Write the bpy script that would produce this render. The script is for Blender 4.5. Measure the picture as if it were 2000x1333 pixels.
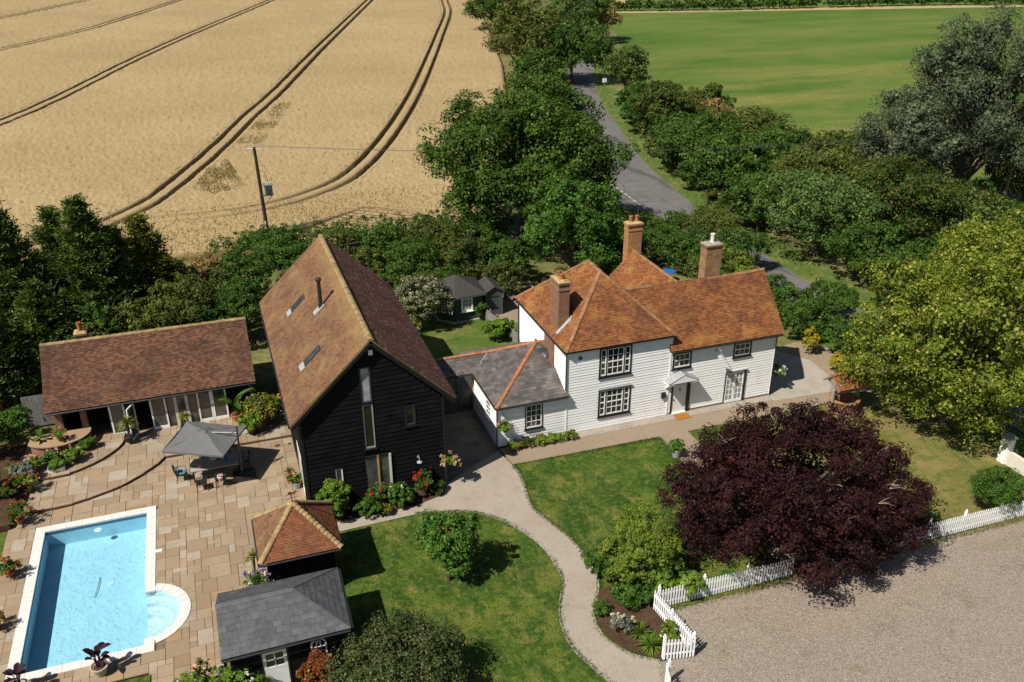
import bpy, math, random
import numpy as np
from mathutils import Vector, Matrix
from mathutils.geometry import tessellate_polygon

for o in list(bpy.data.objects): bpy.data.objects.remove(o)
sc = bpy.context.scene
C = sc.collection

# ------------------------------------------------------------------ camera
yaw, pit, roll = math.radians(19.32), math.radians(25.99), math.radians(.15)
fw = Vector((math.sin(yaw)*math.cos(pit), math.cos(yaw)*math.cos(pit), -math.sin(pit)))
rt = Vector((math.cos(yaw), -math.sin(yaw), 0)); dn = fw.cross(rt)
r2 = math.cos(roll)*rt + math.sin(roll)*dn; d2 = -math.sin(roll)*rt + math.cos(roll)*dn
cam = bpy.data.objects.new('camera', bpy.data.cameras.new('camera')); C.objects.link(cam)
CAM = Vector((0, 0, 26))
cam.matrix_world = Matrix(((r2.x, -d2.x, -fw.x, 0), (r2.y, -d2.y, -fw.y, 0), (r2.z, -d2.z, -fw.z, 26), (0, 0, 0, 1)))
cam.data.sensor_fit = 'HORIZONTAL'; cam.data.sensor_width = 36; cam.data.lens = 36*1737/2000
cam.data.clip_end = 6000; cam.data.clip_start = .1
sc.camera = cam

# ------------------------------------------------------------------ sky, sun, exposure
SUND = Vector((1.71, .75, -2.35)).normalized()
w = bpy.data.worlds.new('World'); sc.world = w; w.use_nodes = True
nt = w.node_tree; bg = nt.nodes['Background']
sky = nt.nodes.new('ShaderNodeTexSky'); sky.sky_type = 'NISHITA'; sky.sun_disc = False
sky.sun_elevation = math.asin(-SUND.z); sky.sun_rotation = math.atan2(-SUND.x, -SUND.y) % (2*math.pi)
sky.air_density = 1.0; sky.dust_density = 1.0; sky.ozone_density = 1.0
nt.links.new(sky.outputs[0], bg.inputs[0]); bg.inputs[1].default_value = .05
sun = bpy.data.objects.new('sun', bpy.data.lights.new('sun', 'SUN')); C.objects.link(sun)
sun.data.energy = 5.0; sun.data.angle = math.radians(.5); sun.data.color = (1, .93, .81)
sun.rotation_euler = SUND.to_track_quat('-Z', 'Y').to_euler()
vs = sc.view_settings; vs.view_transform = 'Standard'; vs.look = 'None'; vs.gamma = 1; vs.exposure = 0.42
vs.use_curve_mapping = False
sc.render.engine = 'CYCLES'
sc.cycles.max_bounces = 4; sc.cycles.diffuse_bounces = 2; sc.cycles.glossy_bounces = 2; sc.cycles.transmission_bounces = 2; sc.cycles.transparent_max_bounces = 6; sc.cycles.caustics_reflective = False; sc.cycles.caustics_refractive = False

# ------------------------------------------------------------------ materials
MATS = {}
class NB:
    def __init__(s, name):
        m = bpy.data.materials.new(name); m.use_nodes = True; s.m = m; s.t = m.node_tree
        s.b = s.t.nodes['Principled BSDF']; s.out = s.t.nodes['Material Output']
        MATS[name] = m
    def n(s, typ, **kw):
        x = s.t.nodes.new(typ)
        for k, v in kw.items(): setattr(x, k, v)
        return x
    def l(s, a, b): s.t.links.new(a, b)
    def val(s, sock, v):
        if hasattr(v, 'links') or isinstance(v, bpy.types.NodeSocket): s.l(v, sock)
        else: sock.default_value = v
    def pos(s, scale=(1, 1, 1), wall=False):
        g = s.n('ShaderNodeNewGeometry')
        p = g.outputs['Position']
        if wall:
            sx = s.n('ShaderNodeSeparateXYZ'); s.l(p, sx.inputs[0])
            a = s.math('ADD', sx.outputs[0], sx.outputs[1])
            cb = s.n('ShaderNodeCombineXYZ'); s.l(a, cb.inputs[0]); s.l(sx.outputs[2], cb.inputs[1]); p = cb.outputs[0]
        mp = s.n('ShaderNodeMapping'); s.l(p, mp.inputs[0]); mp.inputs['Scale'].default_value = scale
        return mp.outputs[0]
    def math(s, op, a, b=None, clamp=False):
        x = s.n('ShaderNodeMath', operation=op, use_clamp=clamp); s.val(x.inputs[0], a)
        if b is not None: s.val(x.inputs[1], b)
        return x.outputs[0]
    def noise(s, scale, detail=4, rough=.6, vec=None, dist=0):
        x = s.n('ShaderNodeTexNoise'); x.inputs['Scale'].default_value = scale; x.inputs['Detail'].default_value = detail
        x.inputs['Roughness'].default_value = rough; x.inputs['Distortion'].default_value = dist
        s.l(vec if vec is not None else s.pos(), x.inputs['Vector']); return x.outputs['Fac']
    def ramp(s, f, lo, hi, a=0., b=1.):
        x = s.n('ShaderNodeMapRange'); x.clamp = True; s.val(x.inputs[0], f)
        for i, v in enumerate((lo, hi, a, b)): x.inputs[i+1].default_value = v
        return x.outputs[0]
    def mix(s, f, a, b, typ='MIX'):
        x = s.n('ShaderNodeMix', data_type='RGBA', blend_type=typ); s.val(x.inputs[0], f)
        for i, v in ((6, a), (7, b)):
            if isinstance(v, tuple): x.inputs[i].default_value = (*v[:3], 1)
            else: s.l(v, x.inputs[i])
        return x.outputs[2]
    def rnd(s):
        g = s.n('ShaderNodeNewGeometry'); oi = s.n('ShaderNodeObjectInfo')
        return s.math('FRACT', s.math('ADD', g.outputs['Random Per Island'], oi.outputs['Random']))
    def bump(s, h, strength=.5, dist=.02):
        x = s.n('ShaderNodeBump'); x.inputs['Strength'].default_value = strength; x.inputs['Distance'].default_value = dist
        s.l(h, x.inputs['Height']); s.l(x.outputs[0], s.b.inputs['Normal'])
    def fin(s, col, rough=.8, spec=.3, metal=0):
        if isinstance(col, tuple): s.b.inputs['Base Color'].default_value = (*col[:3], 1)
        else: s.l(col, s.b.inputs['Base Color'])
        s.val(s.b.inputs['Roughness'], rough); s.b.inputs['Specular IOR Level'].default_value = spec; s.b.inputs['Metallic'].default_value = metal
        return s.m

def plain(name, col, rough=.7, spec=.3, metal=0, var=.12, scale=6, bump=0, rv=0):
    """one colour with a little grime and grain"""
    k = NB(name)
    f = k.ramp(k.noise(scale, 5), .3, .7)
    c = k.mix(f, tuple(x*(1-var) for x in col), tuple(min(1, x*(1+var)) for x in col))
    if rv: c = k.mix(k.math('MULTIPLY', k.rnd(), rv), c, tuple(x*.35 for x in col))
    if bump: k.bump(k.noise(scale*4, 4), bump, .02)
    return k.fin(c, rough, spec, metal)

def patches(name, base, layers, rough=.9, bump=None, spec=.2, rnd=None, speck=None):
    """layers: (noise scale, lo, hi, colour[, stretch])"""
    k = NB(name); c = base
    for L in layers:
        v = k.pos(L[4]) if len(L) > 4 else None
        c = k.mix(k.ramp(k.noise(L[0], 5, .62, v), L[1], L[2]), c, L[3])
    if rnd:
        c = k.mix(k.ramp(k.rnd(), 0, 1, 0, rnd[1]), c, rnd[0])
    if speck:
        x = k.n('ShaderNodeTexVoronoi'); x.inputs['Scale'].default_value = speck[0]; k.l(k.pos(), x.inputs['Vector'])
        g = k.n('ShaderNodeSeparateColor'); k.l(x.outputs['Color'], g.inputs[0])
        c = k.mix(k.math('MULTIPLY', g.outputs[0], speck[1]), c, speck[2]); c = k.mix(k.math('MULTIPLY', k.math('GREATER_THAN', g.outputs[1], .78), speck[3]), c, speck[4])
        if bump: k.bump(k.math('ADD', k.math('MULTIPLY', g.outputs[2], .6), k.math('MULTIPLY', x.outputs['Distance'], -.8)), bump[1], bump[2]); bump = None
    if bump: k.bump(k.noise(bump[0], 6, .7), bump[1], bump[2])
    return k.fin(c, rough, spec)

def leafmat(name, dark, light, tip=None, tipf=.12, trans=.3, rough=.55, big=.35):
    k = NB(name); r = k.rnd()
    c = k.mix(k.ramp(r, 0, 1), dark, light)
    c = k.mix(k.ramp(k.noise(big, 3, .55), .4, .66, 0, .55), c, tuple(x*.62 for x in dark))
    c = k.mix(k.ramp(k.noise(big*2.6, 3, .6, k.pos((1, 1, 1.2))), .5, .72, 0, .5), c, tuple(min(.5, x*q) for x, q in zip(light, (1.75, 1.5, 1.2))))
    if tip: c = k.mix(k.math('MULTIPLY', k.math('GREATER_THAN', k.math('FRACT', k.math('MULTIPLY', r, 7.31)), 1-tipf), .85), c, tip)
    k.fin(c, max(rough, .62), .1)
    tr = k.n('ShaderNodeBsdfTranslucent'); k.l(k.mix(1.0, c, (1.35, 1.5, .6), 'MULTIPLY'), tr.inputs[0])
    ms = k.n('ShaderNodeMixShader'); ms.inputs[0].default_value = trans*.75
    k.l(k.b.outputs[0], ms.inputs[1]); k.l(tr.outputs[0], ms.inputs[2]); k.l(ms.outputs[0], k.out.inputs[0])
    return k.m

def brickmat(name, c1, c2, mortar, scale=1, lichen=None):
    k = NB(name); v = k.pos(wall=True)
    x = k.n('ShaderNodeTexBrick'); k.l(v, x.inputs['Vector']); x.inputs['Scale'].default_value = scale
    for nme, val in (('Color1', c1), ('Color2', c2), ('Mortar', mortar)): x.inputs[nme].default_value = (*val, 1)
    x.inputs['Mortar Size'].default_value = .009; x.inputs['Brick Width'].default_value = .225; x.inputs['Row Height'].default_value = .075
    c = k.mix(k.ramp(k.noise(3, 5), .35, .7, 0, .5), x.outputs['Color'], tuple(q*.4 for q in c1))
    if lichen: c = k.mix(k.ramp(k.noise(2.2, 6, .7), .5, .66), c, lichen)
    k.bump(x.outputs['Fac'], -.6, .012)
    return k.fin(c, .9, .15)

def tilemat(name, base, alt, dark, lichen, lf=(.55, .72), dk=(.5, .75), zl=None, fleck=None):
    k = NB(name); r = k.rnd()
    c = k.mix(k.ramp(r, .1, .9), base, alt)
    c = k.mix(k.math('MULTIPLY', k.math('GREATER_THAN', k.math('FRACT', k.math('MULTIPLY', r, 9.7)), .86), .55), c, dark)
    c = k.mix(k.ramp(k.noise(.55, 5, .65), dk[0], dk[1], 0, .75), c, dark)
    c = k.mix(k.ramp(k.noise(.9, 6, .72, k.pos((1, 1, 1.3))), lf[0], lf[1], 0, .8), c, lichen)
    c = k.mix(k.ramp(k.noise(14, 3), .62, .75, 0, .5), c, lichen)
    if zl:   # lichen spreading down from the ridge
        g = k.n('ShaderNodeNewGeometry'); sx = k.n('ShaderNodeSeparateXYZ'); k.l(g.outputs['Position'], sx.inputs[0])
        f = k.ramp(k.math('ADD', sx.outputs[2], k.math('MULTIPLY', k.noise(1.1, 5, .7), 1.6)), zl[0]+.8, zl[1]+.8); c = k.mix(k.math('MULTIPLY', f, .6), c, (.28, .19, .078))
    if fleck: c = k.mix(k.math('MULTIPLY', k.math('GREATER_THAN', k.math('FRACT', k.math('MULTIPLY', r, 23.3)), .95), .35), c, fleck)
    k.bump(k.noise(40, 3), .25, .01)
    return k.fin(c, .9, .15)

# setting
patches('m_ground', (.10, .11, .035), [(.15, .4, .65, (.2, .17, .07)), (1.5, .45, .7, (.06, .08, .02))], bump=(8, .5, .05))
patches('m_lawn', (.05, .1, .01), [(.16, .48, .58, (.16, .155, .036)), (.4, .47, .57, (.105, .145, .02)), (.8, .52, .64, (.215, .175, .055)), (.55, .48, .57, (.026, .064, .007), (1.5, .6, 1)), (1.3, .5, .6, (.036, .08, .009)), (4, .48, .66, (.11, .145, .024)), (14, .46, .7, (.032, .07, .008))], bump=(30, .8, .05))
patches('m_drylawn', (.17, .15, .045), [(.3, .45, .62, (.08, .11, .018)), (.7, .5, .68, (.25, .185, .075)), (1.6, .5, .66, (.07, .095, .018)), (5, .5, .7, (.2, .17, .06))], bump=(30, .8, .05))
patches('m_backlawn', (.06, .105, .016), [(.5, .45, .65, (.15, .14, .04)), (3, .5, .7, (.05, .085, .014))], bump=(30, .6, .03))
patches('m_gravel', (.265, .22, .18), [(.12, .35, .65, (.285, .24, .2)), (.5, .55, .75, (.2, .163, .128)), (.22, .56, .68, (.215, .178, .138), (.25, 1.7, 1)), (.9, .6, .72, (.17, .14, .1)), (9, .5, .72, (.15, .12, .093))], bump=(60, .6, .02), speck=(34, .6, (.11, .088, .07), .55, (.42, .37, .315)))
patches('m_path', (.33, .288, .238), [(.4, .4, .7, (.28, .24, .195)), (2, .55, .8, (.24, .2, .16)), (.8, .6, .75, (.21, .175, .13))], bump=(60, .5, .015), speck=(44, .4, (.2, .168, .135), .35, (.48, .44, .39)))
patches('m_front', (0.2494, 0.1935, 0.1393), [(.5, .4, .7, (0.215, 0.1634, 0.1161)), (3, .55, .8, (0.1806, 0.1376, 0.0989))], bump=(40, .3, .01), speck=(40, .2, (0.172, 0.129, 0.086), .2, (0.43, 0.3784, 0.3096)))
patches('m_strip', (0.3096, 0.2795, 0.2365), [(1.2, .4, .7, (0.2408, 0.2107, 0.172))], speck=(22, .4, (0.1892, 0.1634, 0.1376), .4, (0.516, 0.4902, 0.4472)), bump=(60, .5, .02))
patches('m_terrace', (0.3268, 0.301, 0.258), [(.8, .45, .7, (0.2666, 0.2408, 0.1978)), (4, .6, .8, (0.2236, 0.1978, 0.1634))], bump=(30, .2, .01))
patches('m_forecourt', (.17, .15, .115), [(.9, .4, .65, (.11, .10, .08)), (3, .5, .75, (.22, .2, .15))], bump=(20, .4, .02))
patches('m_soil', (.06, .035, .02), [(2, .4, .7, (.1, .055, .03)), (9, .5, .7, (.035, .022, .014))], bump=(25, .8, .06))
patches('m_road', (0.129, 0.1247, 0.1247), [(.25, .4, .65, (0.1032, 0.09976, 0.0989)), (1.2, .5, .75, (0.1591, 0.1514, 0.1462)), (.35, .56, .62, (0.0774, 0.0774, 0.0774), (1, .12, 1))], bump=(60, .3, .01))
patches('m_verge', (.08, .125, .024), [(.4, .5, .68, (.18, .165, .05)), (2, .5, .7, (.06, .1, .02))], bump=(12, .8, .08))
k = NB('m_green'); g = k.n('ShaderNodeNewGeometry'); sx = k.n('ShaderNodeSeparateXYZ'); k.l(g.outputs['Position'], sx.inputs[0])
c = k.mix(k.ramp(k.noise(.02, 5, .6, k.pos((1, 2, 1))), .4, .62), (.05, .112, .016), (.1, .155, .03))
c = k.mix(k.math('MULTIPLY', k.ramp(k.noise(.05, 6, .68, k.pos((.7, 1.6, 1))), .42, .62), k.ramp(sx.outputs[1], 165, 95, .3, 1)), c, (.235, .2, .065))
c = k.mix(k.ramp(k.noise(.2, 6, .7, k.pos((.8, 1.7, 1))), .5, .7, 0, .7), c, (.12, .145, .034)); c = k.mix(k.ramp(k.noise(1.1, 5, .75), .55, .75, 0, .7), c, (.17, .19, .075))
c = k.mix(k.ramp(k.noise(2.5, 5, .7), .48, .72, 0, .8), c, (.035, .08, .012)); k.bump(k.noise(4, 6, .75), .9, .15); k.fin(c, .9, .1)
patches('m_stubble', (0.3612, 0.2752, 0.1462), [(.3, .4, .7, (0.2924, 0.2236, 0.1118))], bump=(6, .6, .08))
patches('m_line', (.36, .36, .35), [(1.6, .42, .7, (.25, .25, .25))])
# stone and buildings
k = NB('m_flag'); r = k.rnd()
c = k.mix(k.ramp(r, 0, 1), (.245, .182, .12), (.32, .25, .175))
q = k.math('FRACT', k.math('MULTIPLY', r, 11.3))
c = k.mix(k.math('MULTIPLY', k.math('GREATER_THAN', q, .93), .5), c, (.36, .21, .105))
c = k.mix(k.math('MULTIPLY', k.math('LESS_THAN', q, .12), .6), c, (.36, .33, .27))
c = k.mix(k.math('MULTIPLY', k.math('GREATER_THAN', k.math('FRACT', k.math('MULTIPLY', r, 5.7)), .95), .6), c, (.23, .15, .085))
c = k.mix(k.ramp(k.noise(1.1, 6, .7), .45, .72, 0, .55), c, (.225, .162, .1)); c = k.mix(k.ramp(k.noise(7, 5, .7), .5, .75, 0, .45), c, (.2, .142, .09))
c = k.mix(k.ramp(k.noise(.22, 3), .5, .66, 0, .35), c, (.2, .15, .1))
k.bump(k.noise(9, 6, .65), .35, .02); k.fin(c, .85, .25)
plain('m_bed', (.16, .12, .085), .95, .1, var=.3)
plain('m_riser', (.13, .07, .045), .9, .1, var=.35, rv=.4)
plain('m_coping', (.62, .6, .575), .7, .3, var=.06, scale=3, rv=.1, bump=.1)
tilemat('m_tile_barn', (0.1748, 0.09016, 0.04968), (0.1288, 0.0644, 0.03864), (0.07176, 0.04048, 0.02944), (0.2208, 0.1426, 0.0644), (.46, .7), (.46, .76), (7.9, 9.0))
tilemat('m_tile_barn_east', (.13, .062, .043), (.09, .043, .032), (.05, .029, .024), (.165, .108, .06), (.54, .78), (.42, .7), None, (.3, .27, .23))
tilemat('m_tile_house', (.24, .095, .035), (.148, .057, .024), (.075, .034, .022), (.32, .165, .05), (.5, .7), (.48, .7))
tilemat('m_tile_annex', (.165, .08, .05), (.082, .04, .028), (.046, .027, .022), (.165, .11, .06), (.54, .78), (.44, .72))
tilemat('m_tile_pav', (0.2116, 0.0828, 0.03864), (0.1518, 0.05704, 0.02852), (0.1012, 0.046, 0.03128), (0.23, 0.1472, 0.0644), (.56, .75), (.5, .75))
plain('m_ridge_moss', (.29, .21, .105), .9, .1, var=.4, scale=2.5, rv=.35, bump=.3)
plain('m_ridge_clay', (.34, .14, .065), .85, .15, var=.3, rv=.3)
plain('m_ridge_house', (.27, .145, .075), .9, .1, var=.35, scale=3, rv=.4, bump=.3)
plain('m_slate', (.082, .086, .093), .55, .4, var=.3, scale=4, rv=.45, bump=.2)
plain('m_slate_old', (.125, .11, .105), .65, .3, var=.4, scale=1.6, rv=.75, bump=.2)
plain('m_felt', (.05, .048, .045), .9, .15, var=.25, bump=.2)
plain('m_lead', (.3, .31, .32), .5, .5, var=.15)
plain('m_white', (.84, .85, .86), .45, .4, var=.035, scale=2.5, bump=.05)
patches('m_whiteboard', (.87, .88, .89), [(2.2, .52, .8, (.78, .79, .79), (1, 1, .25)), (7, .62, .85, (.76, .77, .76), (1, 1, .12))], rough=.5, spec=.3)
plain('m_cream', (.6, .57, .5), .6, .3, var=.08)
plain('m_blackboard', (.0062, .0068, .008), .75, .14, var=.5, scale=1.5, rv=.5, bump=.2)
plain('m_blackpaint', (.014, .012, .014), .45, .4, var=.2)
plain('m_blackmetal', (.02, .02, .022), .4, .5, var=.2)
plain('m_darkmetal', (.07, .075, .08), .4, .5, .4, var=.2)
plain('m_steel', (.42, .43, .44), .35, .5, .9, var=.1)
plain('m_greybox', (.13, .18, .18), .5, .4, var=.15)
plain('m_pole', (.05, .036, .028), .9, .1, var=.4, scale=3, bump=.4)
plain('m_poleold', (.16, .125, .085), .9, .1, var=.3, scale=3, bump=.4)
plain('m_oakwood', (.28, .24, .19), .85, .2, var=.25, scale=4, bump=.4)
plain('m_greywood', (.22, .215, .2), .85, .2, var=.25, scale=4, bump=.3, rv=.3)
plain('m_bark', (.1, .08, .06), .95, .1, var=.4, scale=3, bump=.6)
plain('m_twig', (.3, .25, .19), .9, .1, var=.3, scale=3)
plain('m_hutpaint', (.05, .062, .066), .7, .25, var=.2, scale=3, rv=.2)
plain('m_shedpaint', (.085, .105, .105), .75, .25, var=.2, scale=3, rv=.25)
plain('m_canopy', (.125, .127, .133), .85, .2, var=.05, scale=2)
plain('m_terracotta', (.34, .12, .05), .85, .2, var=.2)
plain('m_stonepot', (.38, .35, .27), .85, .2, var=.2, bump=.2)
plain('m_blackpot', (.015, .016, .018), .5, .4)
plain('m_blue', (.01, .12, .38), .4, .5)
plain('m_mat', (.3, .13, .02), .95, .1, var=.3, scale=20)
plain('m_table', (0.3312, 0.2944, 0.2392), .6, .3, var=.08)
plain('m_teal', (.02, .12, .16), .8, .2)
plain('m_rust', (.2, .07, .03), .8, .2, var=.4)
plain('m_doorgrey', (.76, .78, .8), .5, .4, var=.05)
plain('m_interior', (.05, .035, .02), .9, .1)
plain('m_oakpost', (.38, .26, .13), .7, .3, var=.2)
plain('m_wire', (.25, .25, .26), .4, .5, .8)
plain('m_liner', (.4, .66, .8), .5, .3, var=.06, scale=2)
plain('m_waterline', (.05, .16, .25), .3, .4, var=.2, scale=12)
plain('m_linerpale', (.6, .74, .8), .6, .3, var=.04)
brickmat('m_brick', (.26, .12, .07), (.2, .085, .05), (.3, .25, .19))
brickmat('m_brickold', (.3, .15, .08), (.22, .1, .06), (.34, .28, .2), lichen=(.36, .24, .08))
brickmat('m_brickorange', (.4, .18, .07), (.32, .13, .05), (.38, .28, .16), lichen=(.42, .27, .07))
plain('m_capstone', (.26, .235, .2), .9, .1, var=.3, scale=5, bump=.3)
plain('m_flaunch', (.33, .26, .12), .95, .1, var=.4, scale=5, bump=.4)
k = NB('m_glass'); k.bump(k.noise(1.3, 2), .06, .05); r = k.rnd(); k.fin(k.mix(k.math('MULTIPLY', k.ramp(k.noise(2.4, 3), .5, .66), k.ramp(r, .3, 1)), k.mix(r, (.008, .009, .01), (.028, .029, .03)), (.13, .13, .125)), .05, .8)  # grey patches and per-pane tint paint varied reflections and curtains into the colour
k = NB('m_glasspale'); k.fin(k.mix(k.ramp(k.noise(2.5, 3), .4, .7), (.26, .28, .29), (.4, .42, .43)), .12, .6)
k = NB('m_glasspanel'); k.bump(k.noise(1.1, 2), .05, .05); k.fin(k.mix(k.ramp(k.noise(1.0, 3), .4, .7), (.035, .045, .04), (.13, .12, .09)), .07, .7)
# pool water: tinted, clear, with fine ripples on top
k = NB('m_water')
hn = k.math('ADD', k.noise(4.5, 3, .6, None, 1.5), k.math('MULTIPLY', k.noise(11, 2, .5, None, .6), .35))
bp = k.n('ShaderNodeBump'); bp.inputs['Strength'].default_value = .28; bp.inputs['Distance'].default_value = .06; k.l(hn, bp.inputs['Height'])
tp = k.n('ShaderNodeBsdfTransparent'); tp.inputs[0].default_value = (.82, .94, .98, 1)
gl = k.n('ShaderNodeBsdfGlossy'); gl.inputs['Roughness'].default_value = .03; k.l(bp.outputs[0], gl.inputs['Normal'])
fr = k.n('ShaderNodeFresnel'); fr.inputs[0].default_value = 1.4; k.l(bp.outputs[0], fr.inputs['Normal'])
ms = k.n('ShaderNodeMixShader'); k.l(fr.outputs[0], ms.inputs[0]); k.l(tp.outputs[0], ms.inputs[1]); k.l(gl.outputs[0], ms.inputs[2]); k.l(ms.outputs[0], k.out.inputs[0])
# wheat: straw heads, soil and stalk shadows low down, weedy green patches
k = NB('m_wheat'); g = k.n('ShaderNodeNewGeometry'); sx = k.n('ShaderNodeSeparateXYZ'); k.l(g.outputs['Position'], sx.inputs[0])
c = k.mix(k.ramp(k.noise(.035, 4), .35, .68), (.325, .246, .132), (.265, .194, .098))
c = k.mix(k.ramp(k.noise(.5, 6, .75, k.pos((1.6, .8, 1))), .45, .7, 0, .5), c, (.235, .168, .08))
c = k.mix(k.ramp(k.noise(5, 4, .75), .45, .75, 0, .45), c, (.4, .31, .17))
c = k.mix(k.ramp(k.noise(.045, 5, .7, k.pos((2.2, .6, 1))), .58, .72, 0, .55), c, (.29, .22, .1))
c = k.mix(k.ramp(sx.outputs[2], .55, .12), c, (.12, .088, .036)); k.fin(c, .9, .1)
# weeds standing in the crop
# leaves
leafmat('l_oak', (.024, .06, .009), (.07, .13, .02), (.13, .18, .04), .12)
leafmat('l_ash', (.03, .088, .011), (.075, .17, .028), (.14, .21, .06), .1)
leafmat('l_chest', (.05, .075, .014), (.11, .135, .032), (.18, .16, .05), .15)
leafmat('l_lime', (.068, .115, .011), (.165, .205, .026), (.33, .33, .065), .22, .35)
leafmat('l_beech', (.014, .0055, .007), (.032, .0105, .012), (.062, .022, .018), .12, .12, .6)
leafmat('l_willow', (.055, .08, .042), (.115, .145, .088), (.19, .22, .15), .12)
leafmat('l_hedge', (.024, .064, .01), (.066, .132, .022), (.13, .18, .04), .12)
leafmat('l_hedge2', (.042, .07, .013), (.1, .135, .028), (.19, .17, .055), .15)
leafmat('l_sallow', (.042, .092, .02), (.1, .17, .045), (.19, .22, .08), .15)
leafmat('l_thorn', (.03, .058, .011), (.072, .11, .022), (.2, .12, .04), .1)
leafmat('l_conifer', (.026, .055, .012), (.09, .14, .03), (.17, .2, .04), .16, .2)
leafmat('l_conyel', (.07, .095, .014), (.15, .165, .026), (.22, .19, .035), .15, .2)
leafmat('l_dry', (.17, .115, .04), (.3, .205, .08), (.12, .13, .04), .2, .2)
leafmat('l_rust', (.16, .075, .022), (.28, .135, .035), (.12, .12, .03), .2, .2)
leafmat('l_bright', (.07, .145, .012), (.15, .255, .032), (.23, .32, .06), .15, .35)
leafmat('l_box', (.075, .125, .014), (.15, .205, .028), (.22, .25, .05), .12, .25)
leafmat('l_boxdark', (.03, .085, .011), (.07, .145, .023), (.12, .19, .035), .12, .25)
leafmat('l_golden', (.24, .2, .012), (.42, .33, .03), (.2, .2, .02), .15, .3)
leafmat('l_cotinus', (.08, .018, .01), (.24, .06, .02), (.2, .16, .03), .2, .25)
leafmat('l_grey', (.11, .125, .1), (.19, .21, .175), (.3, .3, .27), .15, .25)
leafmat('l_darkbush', (.034, .052, .014), (.075, .1, .034), (.16, .17, .085), .14, .2)
leafmat('l_pieris', (.07, .1, .035), (.14, .165, .07), (.42, .35, .31), .25, .25)
leafmat('l_canna', (.02, .008, .016), (.045, .016, .03), None, 0, .12, .35)
leafmat('l_banana', (.045, .1, .015), (.09, .17, .03), None, 0, .35, .4)
leafmat('l_yucca', (.1, .13, .03), (.2, .22, .06), (.3, .24, .09), .2, .25)
leafmat('l_grass', (.05, .1, .012), (.1, .15, .028), (.2, .17, .06), .14, .3)
leafmat('l_strawgrass', (.17, .165, .05), (.29, .25, .09), (.11, .15, .035), .4, .3)
leafmat('l_weeds', (.17, .14, .05), (.32, .24, .1), (.12, .11, .035), .2, .2)
leafmat('l_wheat', (.33, .24, .115), (.48, .365, .2), (.27, .2, .085), .15, .2)
for nme, a, b in (('red', (.42, .02, .012), (.6, .05, .03)), ('pink', (.5, .17, .2), (.65, .35, .36)), ('white', (.6, .57, .52), (.75, .72, .66)), ('violet', (.22, .14, .4), (.36, .27, .52)), ('orange', (.5, .17, .015), (.62, .3, .03)), ('peach', (.5, .26, .17), (.62, .42, .3)), ('cream', (.5, .46, .28), (.62, .58, .4))):
    leafmat('f_'+nme, a, b, None, 0, .15, .6)
def M(n): return MATS[n]

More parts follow.
